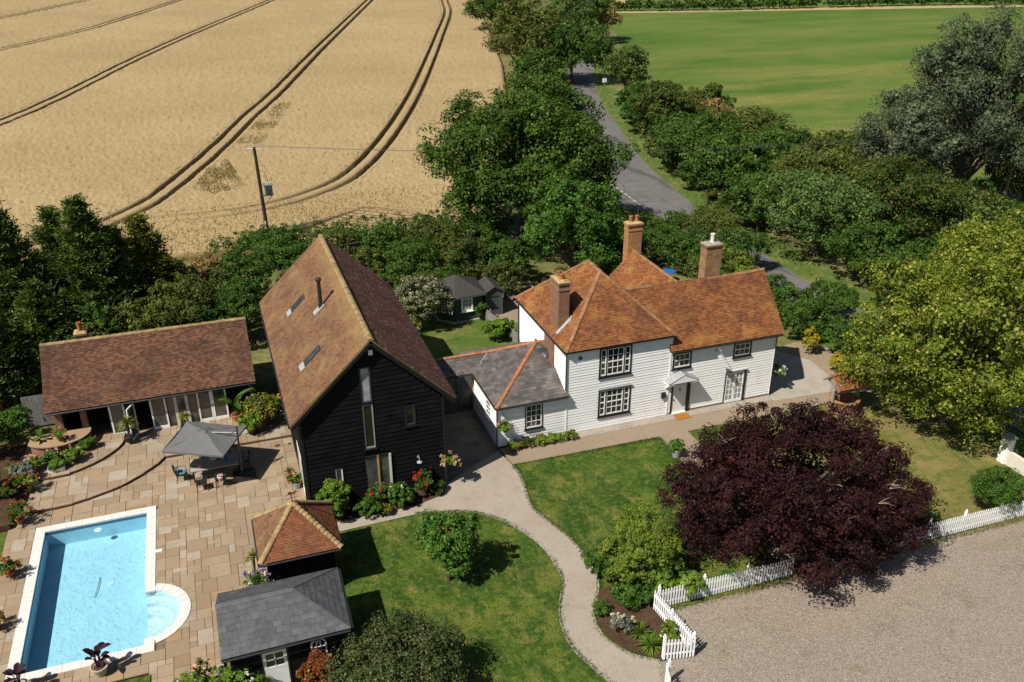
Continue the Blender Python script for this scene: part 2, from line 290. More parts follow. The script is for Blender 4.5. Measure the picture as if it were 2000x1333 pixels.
# ------------------------------------------------------------------ mesh helpers
def wt(o):
    v = Vector((0, 0, 0))
    while o: v += o.location; o = o.parent
    return v
def link(o, parent=None):
    C.objects.link(o)
    if parent: o.parent = parent
    return o
def thing(name, label, cat, loc=(0, 0, 0), group=None):
    o = bpy.data.objects.new(name, None); o.location = loc; o.empty_display_size = .3; C.objects.link(o)
    return tag(o, label, cat, group)
def tag(o, label=None, cat=None, group=None, kind=None):
    for kk, v in (('label', label), ('category', cat), ('group', group), ('kind', kind)):
        if v: o[kk] = v
    return o
def LF(ox, oy, dx, dy, z=0):
    """wall frame: s along the wall, d outward, z up"""
    nx, ny = dy, -dx
    return lambda s, d, zz: (ox+dx*s+nx*d, oy+dy*s+ny*d, z+zz)
class MB:
    def __init__(s, T=None): s.v = []; s.f = []; s.T = T
    def box(s, x0, x1, y0, y1, z0, z1, T=None):
        T = T or s.T or (lambda a, b, c: (a, b, c)); i = len(s.v)
        for z in (z0, z1):
            for x, y in ((x0, y0), (x1, y0), (x1, y1), (x0, y1)): s.v.append(T(x, y, z))
        s.f += [tuple(i+j for j in q) for q in ((3, 2, 1, 0), (4, 5, 6, 7), (0, 1, 5, 4), (1, 2, 6, 5), (2, 3, 7, 6), (3, 0, 4, 7))]
        return s
    def poly(s, pts):
        i = len(s.v); s.v += [tuple(p) for p in pts]; s.f.append(tuple(range(i, i+len(pts)))); return s
    def prism(s, pts, off):
        i = len(s.v); n = len(pts); off = Vector(off)
        s.v += [tuple(p) for p in pts] + [tuple(Vector(p)+off) for p in pts]
        s.f.append(tuple(range(i, i+n))[::-1]); s.f.append(tuple(range(i+n, i+2*n)))
        for j in range(n): k2 = (j+1) % n; s.f.append((i+j, i+k2, i+n+k2, i+n+j))
        return s
    def tube(s, pts, rad, n=6, cap=True):
        pts = [Vector(p) for p in pts]; i = len(s.v)
        if not hasattr(rad, '__len__'): rad = [rad]*len(pts)
        a = None
        for j, p in enumerate(pts):
            t = (pts[min(j+1, len(pts)-1)]-pts[max(j-1, 0)]).normalized()
            if a is None: a = t.orthogonal().normalized()
            else: a = (a-t*a.dot(t)).normalized()
            b = t.cross(a)
            for q in range(n):
                an = 2*math.pi*q/n; s.v.append(tuple(p+(a*math.cos(an)+b*math.sin(an))*rad[j]))
        for j in range(len(pts)-1):
            for q in range(n):
                q2 = (q+1) % n; s.f.append((i+j*n+q, i+j*n+q2, i+(j+1)*n+q2, i+(j+1)*n+q))
        if cap: s.f.append(tuple(range(i, i+n))[::-1]); s.f.append(tuple(i+(len(pts)-1)*n+q for q in range(n)))
        return s
    def lathe(s, c, prof, n=16):
        i = len(s.v)
        for r, z in prof:
            for q in range(n):
                an = 2*math.pi*q/n; s.v.append((c[0]+r*math.cos(an), c[1]+r*math.sin(an), c[2]+z))
        for j in range(len(prof)-1):
            for q in range(n): q2 = (q+1) % n; s.f.append((i+j*n+q, i+j*n+q2, i+(j+1)*n+q2, i+(j+1)*n+q))
        s.f.append(tuple(range(i, i+n))[::-1]); s.f.append(tuple(i+(len(prof)-1)*n+q for q in range(n))); return s
    def mesh(s, name):
        m = bpy.data.meshes.new(name); m.from_pydata(s.v, [], s.f); m.update(); return m
    def build(s, name, mat, parent=None, smooth=False, kind=None, label=None):
        m = s.mesh(name); m.materials.append(M(mat)); o = bpy.data.objects.new(name, m)
        if smooth: m.shade_smooth()
        link(o, parent)
        if parent: o.location = -wt(parent)
        tag(o, label, None, None, kind)
        return o
def inst(name, mesh, parent, loc, rot=None, label=None):
    o = bpy.data.objects.new(name, mesh); link(o, parent)
    o.location = Vector(loc)-(wt(parent) if parent else Vector())
    if rot is not None: o.rotation_mode = 'QUATERNION'; o.rotation_quaternion = rot
    return o
def sheet(name, pts, z, mat, kind='structure', thick=0):
    """flat polygon (may be concave)"""
    m = MB(); tri = tessellate_polygon([[Vector((p[0], p[1], 0)) for p in pts]])
    m.v = [(p[0], p[1], z) for p in pts]
    for t in tri:
        a, b, c2 = (Vector(m.v[i]) for i in t)
        m.f.append(tuple(t) if (b-a).cross(c2-a).z > 0 else tuple(t)[::-1])
    if thick:
        n = len(pts); m.v += [(p[0], p[1], z-thick) for p in pts]; m.f += [(i, (i+1) % n, n+(i+1) % n, n+i) for i in range(n)]
    o = m.build(name, mat); tag(o, kind=kind); return o
def smoothline(pts, n=4):
    """Catmull-Rom through pts"""
    P = [np.array(p, float) for p in pts]; P = [2*P[0]-P[1]]+P+[2*P[-1]-P[-2]]; out = []
    for i in range(1, len(P)-2):
        for j in range(n):
            t = j/n; a, b, c2, d = P[i-1], P[i], P[i+1], P[i+2]
            out.append(tuple(.5*((2*b)+(-a+c2)*t+(2*a-5*b+4*c2-d)*t*t+(-a+3*b-3*c2+d)*t**3)))
    out.append(tuple(P[-2])); return out
def ribbon(name, line, w, z, mat, h=0, kind='structure'):
    L = [Vector((p[0], p[1], 0)) for p in line]; m = MB(); n = len(L)
    for i, p in enumerate(L):
        t = (L[min(i+1, n-1)]-L[max(i-1, 0)]).normalized(); nn = Vector((-t.y, t.x, 0))
        for a, zz in ((-w/2, z-h), (-w/2, z), (w/2, z), (w/2, z-h)): q = p+nn*a; m.v.append((q.x, q.y, zz))
    for i in range(n-1):
        for j in ((0, 1, 2) if h else (1,)):
            a = i*4+j; m.f.append((a, a+1, a+5, a+4)[::-1])
    o = m.build(name, mat); tag(o, kind=kind); return o
def inpoly(x, y, poly):
    c2 = False; n = len(poly)
    for i in range(n):
        x0, y0 = poly[i]; x1, y1 = poly[(i+1) % n]
        if (y0 > y) != (y1 > y) and x < (x1-x0)*(y-y0)/(y1-y0)+x0: c2 = not c2
    return c2
def inpoly_np(X, Y, poly):
    c2 = np.zeros(X.shape, bool); n = len(poly)
    for i in range(n):
        x0, y0 = poly[i]; x1, y1 = poly[(i+1) % n]
        if y0 == y1: continue
        c2 ^= ((y0 > Y) != (y1 > Y)) & (X < (x1-x0)*(Y-y0)/(y1-y0)+x0)
    return c2
def np_mesh(name, V, F, mat, parent=None, loc=None, smooth=False):
    """V (n,3), F (m,k) numpy -> object"""
    m = bpy.data.meshes.new(name); kk = F.shape[1]
    m.vertices.add(len(V)); m.vertices.foreach_set('co', V.astype(np.float32).ravel())
    m.loops.add(F.size); m.loops.foreach_set('vertex_index', F.astype(np.int32).ravel())
    m.polygons.add(len(F)); m.polygons.foreach_set('loop_start', np.arange(0, F.size, kk, dtype=np.int32))
    try: m.polygons.foreach_set('loop_total', np.full(len(F), kk, dtype=np.int32))
    except Exception: pass
    m.update(calc_edges=True); m.materials.append(M(mat))
    if smooth: m.shade_smooth()
    o = bpy.data.objects.new(name, m); link(o, parent)
    if loc is not None: o.location = loc
    return o
def snoise(x, y, seed=0):
    """cheap smooth pseudo noise"""
    r = np.random.RandomState(seed); o = 0
    for i in range(5):
        a = r.rand()*6.28; f = .6*1.7**i; o = o+np.sin((x*math.cos(a)+y*math.sin(a))*f+r.rand()*6.28)/1.5**i
    return o/2.4
def pj(p):
    v = Vector(p)-CAM; z = v.dot(fw); return 1000+1737*v.dot(r2)/z, 666.5+1737*v.dot(d2)/z, z

# ------------------------------------------------------------------ foliage helpers
def unit(a): return a/np.maximum(np.linalg.norm(a, axis=-1, keepdims=True), 1e-6)
def cards(P, N, L, W, rng, axis=None, fold=.0):
    """one diamond-shaped leaf per point; P,N (n,3); L,W (n,)"""
    n = len(P)
    if axis is None:
        a = rng.normal(size=(n, 3)); a -= N*(a*N).sum(1, keepdims=True); a = unit(a)
    else: a = unit(axis)
    b = unit(np.cross(N, a))
    L = np.broadcast_to(L, (n,))[:, None]; W = np.broadcast_to(W, (n,))[:, None]
    V = np.stack([P-a*L*.5, P+b*W*.5+a*L*.05+N*L*fold, P+a*L*.5, P-b*W*.5+a*L*.05+N*L*fold], 1).reshape(-1, 3)
    return V, np.arange(4*n).reshape(n, 4)
def vnoise(P, f, seed):
    """3-D sum of sines, about -1..1"""
    r = np.random.RandomState(seed); o = 0
    for i in range(4):
        k2 = unit(r.normal(size=3))*f*1.6**i; o = o+np.sin(P@k2*6.28+r.rand()*6.28)/1.35**i
    return o/2.2
def shell(rng, lobes, nc, rc, per, leaf, zmin=-.55, up=.25, asp=.62, inner=.2, jit=.16, flat=.72, gap=.12):
    """leaf clumps over the outside of a union of ellipsoids, with gaps between the clumps"""
    nc, per, leaf, rc = max(10, int(nc*.66)), int(per*1.32), leaf*.87, rc*1.04
    Lb = np.array(lobes, float); wgt = (Lb[:, 3]*Lb[:, 4]+Lb[:, 3]*Lb[:, 5]+Lb[:, 4]*Lb[:, 5]); wgt /= wgt.sum()
    cs = []; ns = []; tot = 0; sd = rng.randint(9999); size = max(Lb[:, 3].max(), Lb[:, 5].max())
    while tot < nc:
        k2 = nc*3; li = rng.choice(len(Lb), k2, p=wgt); d = unit(rng.normal(size=(k2, 3)))
        ok = d[:, 2] > zmin; d = d[ok]; li = li[ok]
        p = Lb[li, :3]+Lb[li, 3:]*d*(1-jit+jit*1.5*rng.rand(len(d), 1))
        nn = unit(d/Lb[li, 3:]); ok = np.ones(len(p), bool)
        for j in range(len(Lb)):
            q = np.linalg.norm((p-Lb[j, :3])/Lb[j, 3:], axis=1); ok &= (q > .82) | (li == j)
        if gap: ok &= vnoise(p, .9/max(.5, size), sd)+rng.normal(size=len(p))*.25 > -gap
        cs.append(p[ok]); ns.append(nn[ok]); tot += ok.sum()
    cs = np.concatenate(cs)[:nc]; ns = np.concatenate(ns)[:nc]
    r = rc*(.5+.9*rng.rand(nc, 1)**1.5); n = nc*per
    ci = np.repeat(np.arange(nc), per)
    d = unit(rng.normal(size=(n, 3))+ns[ci]*.45+np.array([0, 0, .35])); rad = r[ci]*rng.rand(n, 1)**.3
    P = cs[ci]+d*rad*np.array([1, 1, flat])
    N = unit(d*.8+ns[ci]*.12+rng.normal(size=(n, 3))*.42+np.array([0, 0, up]))
    L = leaf*(.6+.8*rng.rand(n))
    V, F = cards(P, N, L, L*asp, rng, fold=.12)
    if inner > 0:
        m = int(n*inner); li = rng.choice(len(Lb), m, p=wgt); d = unit(rng.normal(size=(m, 3)))
        P2 = Lb[li, :3]+Lb[li, 3:]*d*(.25+.5*rng.rand(m, 1)); L2 = leaf*(1.2+.6*rng.rand(m))
        V2, F2 = cards(P2, unit(d+rng.normal(size=(m, 3))*.4), L2, L2*.8, rng)
        V = np.concatenate([V, V2]); F = np.concatenate([F, F2+len(V)-len(V2)])
    return V, F, cs
def foliage(name, mat, parent, V, F, kind=None):
    o = np_mesh(name, V, F, mat, parent); tag(o, kind=kind); return o
def trunk(parent, h, r, limbs, name='trunk', mat='m_bark', seed=0):
    """tapered stem with limbs to the given local points (thing-local coordinates)"""
    rng = random.Random(seed); m = MB()
    pts = [Vector((0, 0, -.15))]; 
    for i in range(1, 6): pts.append(Vector((rng.uniform(-.04, .04)*h*.3, rng.uniform(-.04, .04)*h*.3, h*i/5)))
    m.tube(pts, [r*1.35]+[r*(1-.14*i) for i in range(1, 6)], 8)
    for L in limbs:
        L = Vector(L); k2 = rng.uniform(.35, .95); a = pts[1]*(1-k2)+pts[5]*k2; md = (a+L)*.5+Vector((0, 0, .12*(L-a).length))
        m.tube([a, md, L], [r*.45, r*.28, r*.08], 5, False)
    mm = m.mesh(name); mm.materials.append(M(mat)); o = bpy.data.objects.new(name, mm); link(o, parent); return o
def tree(name, label, cat, loc, lobes, mat, nc, rc, per, leaf, th=None, tr=.3, seed=0, group=None, **kw):
    t = thing(name, label, cat, loc, group); rng = np.random.RandomState(seed)
    V, F, cs = shell(rng, lobes, nc, rc, per, leaf, **kw)
    foliage('crown', mat, t, V, F)
    top = max(l[2]+l[5] for l in lobes); sel = cs[rng.choice(len(cs), min(14, len(cs)), False)]*.93 if th != 0 else []
    trunk(t, th or top*.55, tr, [l[:3] for l in lobes]+[tuple(q) for q in sel], seed=seed)
    return t
def bush(name, label, loc, lobes, mat, nc, rc, per, leaf, cat='shrub', seed=0, group=None, flowers=None, stem=.05, **kw):
    t = thing(name, label, cat, loc, group); rng = np.random.RandomState(seed)
    kw.setdefault('zmin', -.35)
    V, F, cs = shell(rng, lobes, nc, rc, per, leaf, **kw)
    V[:, 2] = np.maximum(V[:, 2], .01+0*V[:, 2])
    foliage('foliage', mat, t, V, F)
    trunk(t, max(.1, max(l[2] for l in lobes)*.8), stem, [l[:3] for l in lobes], 'stem', seed=seed)
    for fm, nf, fs in (flowers or []):
        up = cs[cs[:, 2] > np.percentile(cs[:, 2], 35)]; P = up[rng.choice(len(up), nf)]
        ctr = np.mean([l[:3] for l in lobes], axis=0); P = P+unit(P-ctr)*rc*.75+rng.normal(size=P.shape)*rc*.25
        pp = np.repeat(P, 5, 0)+rng.normal(size=(nf*5, 3))*fs*.28
        Vf, Ff = cards(pp, unit(rng.normal(size=pp.shape)+np.array([0, -.3, .9])), fs*(.7+.5*rng.rand(len(pp))), fs*.8, rng)
        foliage('flowers', fm, t, Vf, Ff, 'stuff')
    return t

# ------------------------------------------------------------------ pool outline
PX0, PX1, PY0, PY1 = -9.88, -4.62, 28.95, 38.9
def pool_outline(off):
    """counter-clockwise outline, off metres outside the water edge"""
    a, b, c2, d = -9.48-off, -5.0+off, 29.38-off, 38.5+off
    cx, cy, rx, ry = -5.0, 31.2, 1.42+off, 1.5+off
    th = math.acos(max(-1, min(1, off/rx)))
    arc = [(cx+rx*math.cos(t), cy+ry*math.sin(t)) for t in np.linspace(-th, th, 25)]
    return [(a, c2), (b, c2)]+arc+[(b, d), (a, d)]
def sheet_h(name, pts, hole, z, mat, kind='structure'):
    m = MB(); tri = tessellate_polygon([[Vector((*p, 0)) for p in pts], [Vector((*p, 0)) for p in hole]])
    m.v = [(*p, z) for p in list(pts)+list(hole)]
    for t in tri:
        a, b, c2 = (Vector(m.v[i]) for i in t)
        if (b-a).cross(c2-a).length < 1e-9: continue
        m.f.append(tuple(t) if (b-a).cross(c2-a).z > 0 else tuple(t)[::-1])
    return tag(m.build(name, mat), kind=kind)
sheet_h('ground', [(-1500, -300), (3000, -300), (3000, 3500), (-1500, 3500)], pool_outline(.2), -.12, 'm_ground')

# ------------------------------------------------------------------ patio with flagstones, three levels
A2 = [(2.4, 43.05), (-2.9, 43.1), (-4.1, 43.1)]+smoothline([(-4.2, 43.1), (-4.6, 42.5), (-5.3, 41.8), (-6.2, 41.1), (-7.1, 40.7), (-8.0, 40.4), (-9.2, 40.2), (-11.2, 40.25)], 3)
A1 = smoothline([(-6.2, 45.95), (-6.3, 45.0), (-6.8, 44.2), (-7.3, 43.7), (-8.1, 43.15), (-8.9, 42.85), (-9.7, 42.78), (-11.2, 42.9)], 3)
PAT = [(-11.1, 27.9), (-4.7, 27.9), (-4.7, 26.9), (-2.1, 26.9), (-2.1, 29.2), (2.9, 29.2), (2.9, 35.2), (2.4, 35.9), (2.4, 46.2), (-11.1, 46.2)]
patio = sheet_h('patio', PAT, pool_outline(.2), -.002, 'm_bed')
R1 = A2+[(-11.2, 47.5), (2.4, 47.5)]; R2 = A1+[(-11.2, 47.5), (-6.2, 47.5)]
for nm, rg, z, ln in (('terrace', R1, .15, A2), ('upper_terrace', R2, .30, A1)):
    t = sheet(nm, rg, z-.004, 'm_bed')
    m = MB()
    for i in range(len(ln)-1):
        a, b = ln[i], ln[i+1]; m.poly([(a[0], a[1], z-.16), (b[0], b[1], z-.16), (b[0], b[1], z-.003), (a[0], a[1], z-.003)])
    m.build('riser', 'm_riser', t)
rng = random.Random(5)
PO = pool_outline(.36); md = .3
gx0, gy0 = -11.1, 26.9; nx, ny = 45, 66
occ = [[False]*ny for _ in range(nx)]
def lvl(x, y): return 2 if inpoly(x, y, R2) else 1 if inpoly(x, y, R1) else 0
def okp(x, y): return inpoly(x, y, PAT) and not inpoly(x, y, PO)
BND = [list(zip(A1[:-1], A1[1:])), list(zip(A2[:-1], A2[1:])), list(zip(PO, PO[1:]+PO[:1])), list(zip(PAT, PAT[1:]+PAT[:1]))]
def segd(p, a, b):
    dx, dy = b[0]-a[0], b[1]-a[1]; t = max(0, min(1, ((p[0]-a[0])*dx+(p[1]-a[1])*dy)/(dx*dx+dy*dy+1e-9))); return math.hypot(p[0]-a[0]-t*dx, p[1]-a[1]-t*dy)
def halfcut(P, a, b, sg):
    out = []; f = lambda p: sg*((b[0]-a[0])*(p[1]-a[1])-(b[1]-a[1])*(p[0]-a[0]))
    for i in range(len(P)):
        p, q = P[i], P[(i+1) % len(P)]; fp, fq = f(p), f(q)
        if fp >= 0: out.append(p)
        if (fp >= 0) != (fq >= 0): t = fp/(fp-fq); out.append((p[0]+(q[0]-p[0])*t, p[1]+(q[1]-p[1])*t))
    return out
def parea(P): return abs(sum(P[i][0]*P[(i+1) % len(P)][1]-P[(i+1) % len(P)][0]*P[i][1] for i in range(len(P))))/2
flags = []; cutf = []
sizes = [(2, 2), (3, 2), (2, 3), (2, 1), (1, 2), (3, 2), (2, 2), (1, 1), (4, 2), (3, 3)]
for j in range(ny):
    for i in range(nx):
        if occ[i][j]: continue
        for s in rng.sample(sizes, 6)+[(1, 1)]:
            if i+s[0] <= nx and j+s[1] <= ny and not any(occ[i+a][j+b] for a in range(s[0]) for b in range(s[1])): break
        for a in range(s[0]):
            for b in range(s[1]): occ[i+a][j+b] = True
        x0, y0 = gx0+i*md, gy0+j*md; x1, y1 = x0+s[0]*md, y0+s[1]*md; cx, cy = (x0+x1)/2, (y0+y1)/2; rad = math.hypot(x1-x0, y1-y0)/2
        cr = [(x0+.02, y0+.02), (x1-.02, y0+.02), (x1-.02, y1-.02), (x0+.02, y1-.02)]
        lv = {lvl(*q) for q in cr}; ins = [okp(*q) for q in cr]
        near = [min((segd((cx, cy), a, b), a, b) for a, b in bd_) for bd_ in BND]
        if all(ins) and len(lv) == 1 and min(q[0] for q in near) > rad*.6: flags.append((x0, y0, x1, y1, lv.pop()))
        else:
            pcs = [[(x0, y0), (x1, y0), (x1, y1), (x0, y1)]]
            for dd_, a, b in near:
                if dd_ < rad: pcs = [q for P_ in pcs for sg in (1, -1) for q in [halfcut(P_, a, b, sg)] if len(q) > 2 and parea(q) > .004]
            for P_ in pcs:
                c_ = (sum(p[0] for p in P_)/len(P_), sum(p[1] for p in P_)/len(P_))
                if okp(*c_): cutf.append((P_, lvl(*c_), c_))
def fvis(f):
    cx, cy = (f[0]+f[2])/2, (f[1]+f[3])/2
    if -.4 < cx < 3.2 and 29.8 < cy < 33.4: return 0
    if cx > 1.9 and cy > 35.7: return 0
    a, b, z = pj((cx, cy, 0))
    if not (0 < a < 2000 and 0 < b < 1333): return 0
    return (f[2]-f[0])*(f[3]-f[1])/z**3
flags.sort(key=fvis, reverse=True)
FM = {}
def flagmesh(w_, h_):
    kk = (round(w_, 2), round(h_, 2), rng.randrange(4))
    if kk not in FM:
        g_ = .008; j = lambda: rng.uniform(-.006, .006); m = MB()
        a = [(-w_/2+g_+j(), -h_/2+g_+j()), (w_/2-g_+j(), -h_/2+g_+j()), (w_/2-g_+j(), h_/2-g_+j()), (-w_/2+g_+j(), h_/2-g_+j())]
        c4 = .008; b = [(x*(1-2*c4/w_), y*(1-2*c4/h_)) for x, y in a]
        m.v = [(*p, -.03) for p in a]+[(*p, .028) for p in a]+[(*p, .034) for p in b]
        for o_ in (0, 4):
            for q in range(4): q2 = (q+1) % 4; m.f.append((o_+q, o_+q2, o_+4+q2, o_+4+q))
        m.f.append((8, 9, 10, 11)); mm = m.mesh('flagstone'); mm.materials.append(M('m_flag')); FM[kk] = mm
    return FM[kk]
rest = MB()
for P_, lv, c_ in cutf:
    z = lv*.15+rng.uniform(-.004, .004); b0 = len(rest.v); k2 = len(P_)
    if sum(P_[i][0]*P_[(i+1) % k2][1]-P_[(i+1) % k2][0]*P_[i][1] for i in range(k2)) < 0: P_ = P_[::-1]
    P_ = [(p[0]+(c_[0]-p[0])*.03, p[1]+(c_[1]-p[1])*.03) for p in P_]
    rest.v += [(*p, z+.032) for p in P_]+[(*p, z-.03) for p in P_]; rest.f.append(tuple(range(b0, b0+k2))); rest.f += [(b0+(i+1) % k2, b0+i, b0+k2+i, b0+k2+(i+1) % k2) for i in range(k2)]
for n_, f in enumerate(flags):
    w_, h_ = f[2]-f[0], f[3]-f[1]; z = f[4]*.15+rng.uniform(-.004, .004); cx, cy = (f[0]+f[2])/2, (f[1]+f[3])/2
    if n_ < 300 and fvis(f) > 0: inst('flagstone', flagmesh(w_, h_), patio, (cx, cy, z))
    else:
        mm = flagmesh(w_, h_); b0 = len(rest.v)
        rest.v += [(v.co.x+cx, v.co.y+cy, v.co.z+z) for v in mm.vertices]; rest.f += [tuple(b0+i for i in p.vertices) for p in mm.polygons]
rest.build('paving', 'm_flag', patio, kind='stuff')

# ------------------------------------------------------------------ swimming pool
pool = thing('swimming_pool', 'blue rectangular swimming pool with white coping and rounded shallow end in the patio', 'swimming pool', (-7.2, 33.9, 0))
inn = pool_outline(0.0); D = -.88; m = MB()
rect = [(-9.48, 29.38), (-5.0, 29.38), (-5.0, 38.5), (-9.48, 38.5)]
m.poly([(*p, D) for p in rect])
def wallq(mm, a, b, z0, z1): mm.poly([(*a, z0), (*b, z0), (*b, z1), (*a, z1)][::-1])
wallq(m, rect[0], rect[1], D, .03); wallq(m, rect[2], rect[3], D, .03); wallq(m, rect[3], rect[0], D, .03)
wallq(m, rect[1], (-5.0, 29.7), D, .03); wallq(m, (-5.0, 32.7), rect[2], D, .03); wallq(m, (-5.0, 29.7), (-5.0, 32.7), D, -.75)
m.build('basin', 'm_liner', pool)
m = MB()
for a, b, n_ in ((rect[0], rect[1], (0, 1)), (rect[2], rect[3], (0, -1)), (rect[3], rect[0], (1, 0)), ((-5.0, 32.7), rect[2], (-1, 0))):
    e = .012; a, b = (a[0]+n_[0]*e, a[1]+n_[1]*e), (b[0]+n_[0]*e, b[1]+n_[1]*e); wallq(m, a, b, -.17, .0)
m.build('waterline_tiles', 'm_waterline', pool)
arc = [(-5.0+1.42*math.cos(t), 31.2+1.5*math.sin(t)) for t in np.linspace(-math.pi/2, math.pi/2, 25)]
m = MB(); sc2 = lambda f_: [(-5.0+(x+5.0)*f_, 31.2+(y-31.2)*f_) for x, y in arc]
for f_, z0, z1 in ((1, -.32, .03), (.72, -.52, -.32), (.42, -.75, -.52)):
    a = sc2(f_)
    for i in range(24): wallq(m, a[i], a[i+1], z0, z1)
for fo, fi, z in ((1, .72, -.32), (.72, .42, -.52)):
    a, b = sc2(fo), sc2(fi)
    for i in range(24): m.poly([(*b[i], z), (*a[i], z), (*a[i+1], z), (*b[i+1], z)])
m.poly([(*p, -.75) for p in sc2(.42)])
m.build('entry_steps', 'm_linerpale', pool)
# water: a finely rippled sheet
m = sheet('water', pool_outline(.01), -.10, 'm_water', kind=None); m.parent = pool; m.location = -pool.location
def coping(parent, a, b, inw, wd=.39):
    """stones along a straight edge a->b (water edge), laid outward"""
    a, b = Vector((*a, 0)), Vector((*b, 0)); L = (b-a).length; t = (b-a)/L; o_ = Vector(inw).to_3d(); n = max(1, round(L/.62))
    for i in range(n):
        p, q = a+t*(L*i/n+.004), a+t*(L*(i+1)/n-.004); z = rng.uniform(.058, .064)
        MB().prism([p-o_*.03+Vector((0, 0, -.02)), q-o_*.03+Vector((0, 0, -.02)), q+o_*wd+Vector((0, 0, -.02)), p+o_*wd+Vector((0, 0, -.02))], (0, 0, z+.02)).build('coping_stone', 'm_coping', parent)
coping(pool, (-9.87, 38.5), (-4.61, 38.5), (0, 1)); coping(pool, (-9.87, 29.38), (-4.61, 29.38), (0, -1))
coping(pool, (-9.48, 29.39), (-9.48, 38.49), (-1, 0)); coping(pool, (-5.0, 33.02), (-5.0, 38.49), (1, 0))
th = np.linspace(-1.32, 1.32, 13)
for i in range(12):
    pts = []
    for rr, tt in ((0, th[i]+.004), (0, th[i+1]-.004), (1, th[i+1]-.004), (1, th[i]+.004)):
        rx, ry = (1.40, 1.48) if rr == 0 else (1.80, 1.88); pts.append((-5.0+rx*math.cos(tt), 31.2+ry*math.sin(tt), -.02))
    MB().prism(pts, (0, 0, .08)).build('coping_stone', 'm_coping', pool)
MB().box(-5.0, -4.61, 32.6, 33.02, -.02, .061).build('coping_stone', 'm_coping', pool); MB().box(-5.0, -4.61, 29.385, 29.8, -.02, .061).build('coping_stone', 'm_coping', pool)
m = MB().lathe((-7.2, 38.05, -.115), [(.13, 0), (.16, .012), (.13, .02), (.1, .012)], 20); o = m.build('skimmer_ring', 'm_linerpale', pool)
MB().tube([(-7.1, 35.4, D+.05), (-7.15, 34.7, D+.07), (-7.25, 34.1, D+.05)], .014, 6).build('cleaner_hose', 'm_greybox', pool)
MB().lathe((-6.6, 34.9, D+.002), [(.13, 0), (.13, .02), (.06, .03)], 14).build('drain_cover', 'm_linerpale', pool)
o = MB().box(-4.6, -4.33, 35.2, 35.36, .03, .075).build('skimmer_lid', 'm_white', pool)

# ------------------------------------------------------------------ lawns, drive, paths
sheet('lawn', [(2.4, 14), (14.3, 14), (14.3, 24.35), (37, 24.35), (37, 37), (2.4, 37)], -.04, 'm_lawn')
sheet('dry_lawn', smoothline([(24.2, 33.5), (27, 35.6), (31.5, 36.2), (37, 35.5), (37, 24.5), (31, 24.5), (25.5, 24.6), (23.4, 28)], 4), -.034, 'm_drylawn')
sheet('back_lawn', [(9.4, 46), (22, 46), (22, 58), (9.4, 58)], -.03, 'm_backlawn')
sheet('side_lawn', [(-16, 26), (-11.1, 26), (-11.1, 43), (-16, 43)], -.03, 'm_lawn')
sheet('side_lawn', [(-7, 24), (-4.75, 24), (-4.75, 27.85), (-7, 27.85)], -.02, 'm_lawn')
PL = smoothline([(7.1, 34.1), (9.3, 33.5), (10.4, 32.7), (11.1, 31.8), (11.8, 30.2), (12.0, 28.6), (11.9, 27.4), (11.35, 26.4), (10.85, 25.1), (10.8, 23.7), (11.15, 22.5), (11.5, 21.6), (12.2, 20.4), (12.6, 18)], 4)
PR = smoothline([(12.5, 38.0), (12.8, 36.4), (12.85, 35.2), (12.6, 33.6), (12.55, 32.6), (12.9, 31.3), (13.3, 30.1), (13.45, 28.7), (13.45, 27.4), (13.1, 26.4), (12.5, 25.5), (12.2, 24.6), (12.3, 23.6), (12.8, 22.7), (13.7, 22.0)], 4)
sheet('gravel_drive', [PL[-1], (12.9, 10), (120, 10), (120, 24.3), (15.1, 24.3), (15.0, 21.85), (13.7, 21.95), (12.6, 21.9)], -.012, 'm_gravel')
sheet('gravel_path', [(3.2, 34.0)]+PL[:-6]+[(13.0, 20.7), (13.7, 21.99)]+PR[::-1]+[(9.0, 36.0), (8.8, 35.2), (7.2, 34.75), (3.2, 34.75)], 0, 'm_path')
for ln in (PL[:-5], PR[5:]): ribbon('path_edging', ln, .07, .025, 'm_strip', .05)
sheet('footpath', [(12.85, 36.5), (21.2, 36.35), (21.35, 24.5), (22.9, 24.5), (23.0, 36.35), (32.4, 36.35), (33.2, 37.4), (33.2, 37.7), (12.62, 38.15)], .005, 'm_front')
sheet('gravel_strip', [(16.7, 37.75), (29.6, 37.75), (29.6, 38.4), (16.7, 38.4)], .012, 'm_strip')
sheet('side_terrace', [(29.4, 37.6), (33.2, 37.4), (34.4, 38.9), (34.6, 41.3), (33.1, 43.4), (31.5, 46), (29.4, 46)], .018, 'm_terrace')
sheet('soil_bed', [(33.2, 37.4), (35.5, 36.6), (38, 40), (36, 44), (33.1, 43.4), (34.6, 41.3), (34.4, 38.9)], .0, 'm_front')
sheet('forecourt', [(8.9, 35.98), (12.55, 38.0), (12.75, 43), (8.9, 43)], .006, 'm_forecourt')
sheet('planting_bed', [(12.56, 25.5), (12.26, 24.6), (12.36, 23.6), (12.86, 22.75), (13.7, 22.06), (14.95, 21.9), (15.05, 24.4), (14.6, 26.5), (13.15, 26.4)], .03, 'm_soil')
sheet('barn_bed', [(3.1, 34.75), (7.2, 34.76), (8.8, 35.22), (9.0, 35.95), (2.5, 35.95), (2.5, 35.1)], .02, 'm_soil')
sheet('border_bed', [(-16, 39.2), (-11.0, 39.2), (-10.6, 41), (-10.4, 43.3), (-9.2, 44.0), (-7.9, 44.8), (-7.9, 46.3), (-16, 47)], .33, 'm_soil', thick=.4)
sheet('yard', [(16.9, 53.6), (22.5, 52), (22.5, 60), (16.9, 60)], -.02, 'm_front')

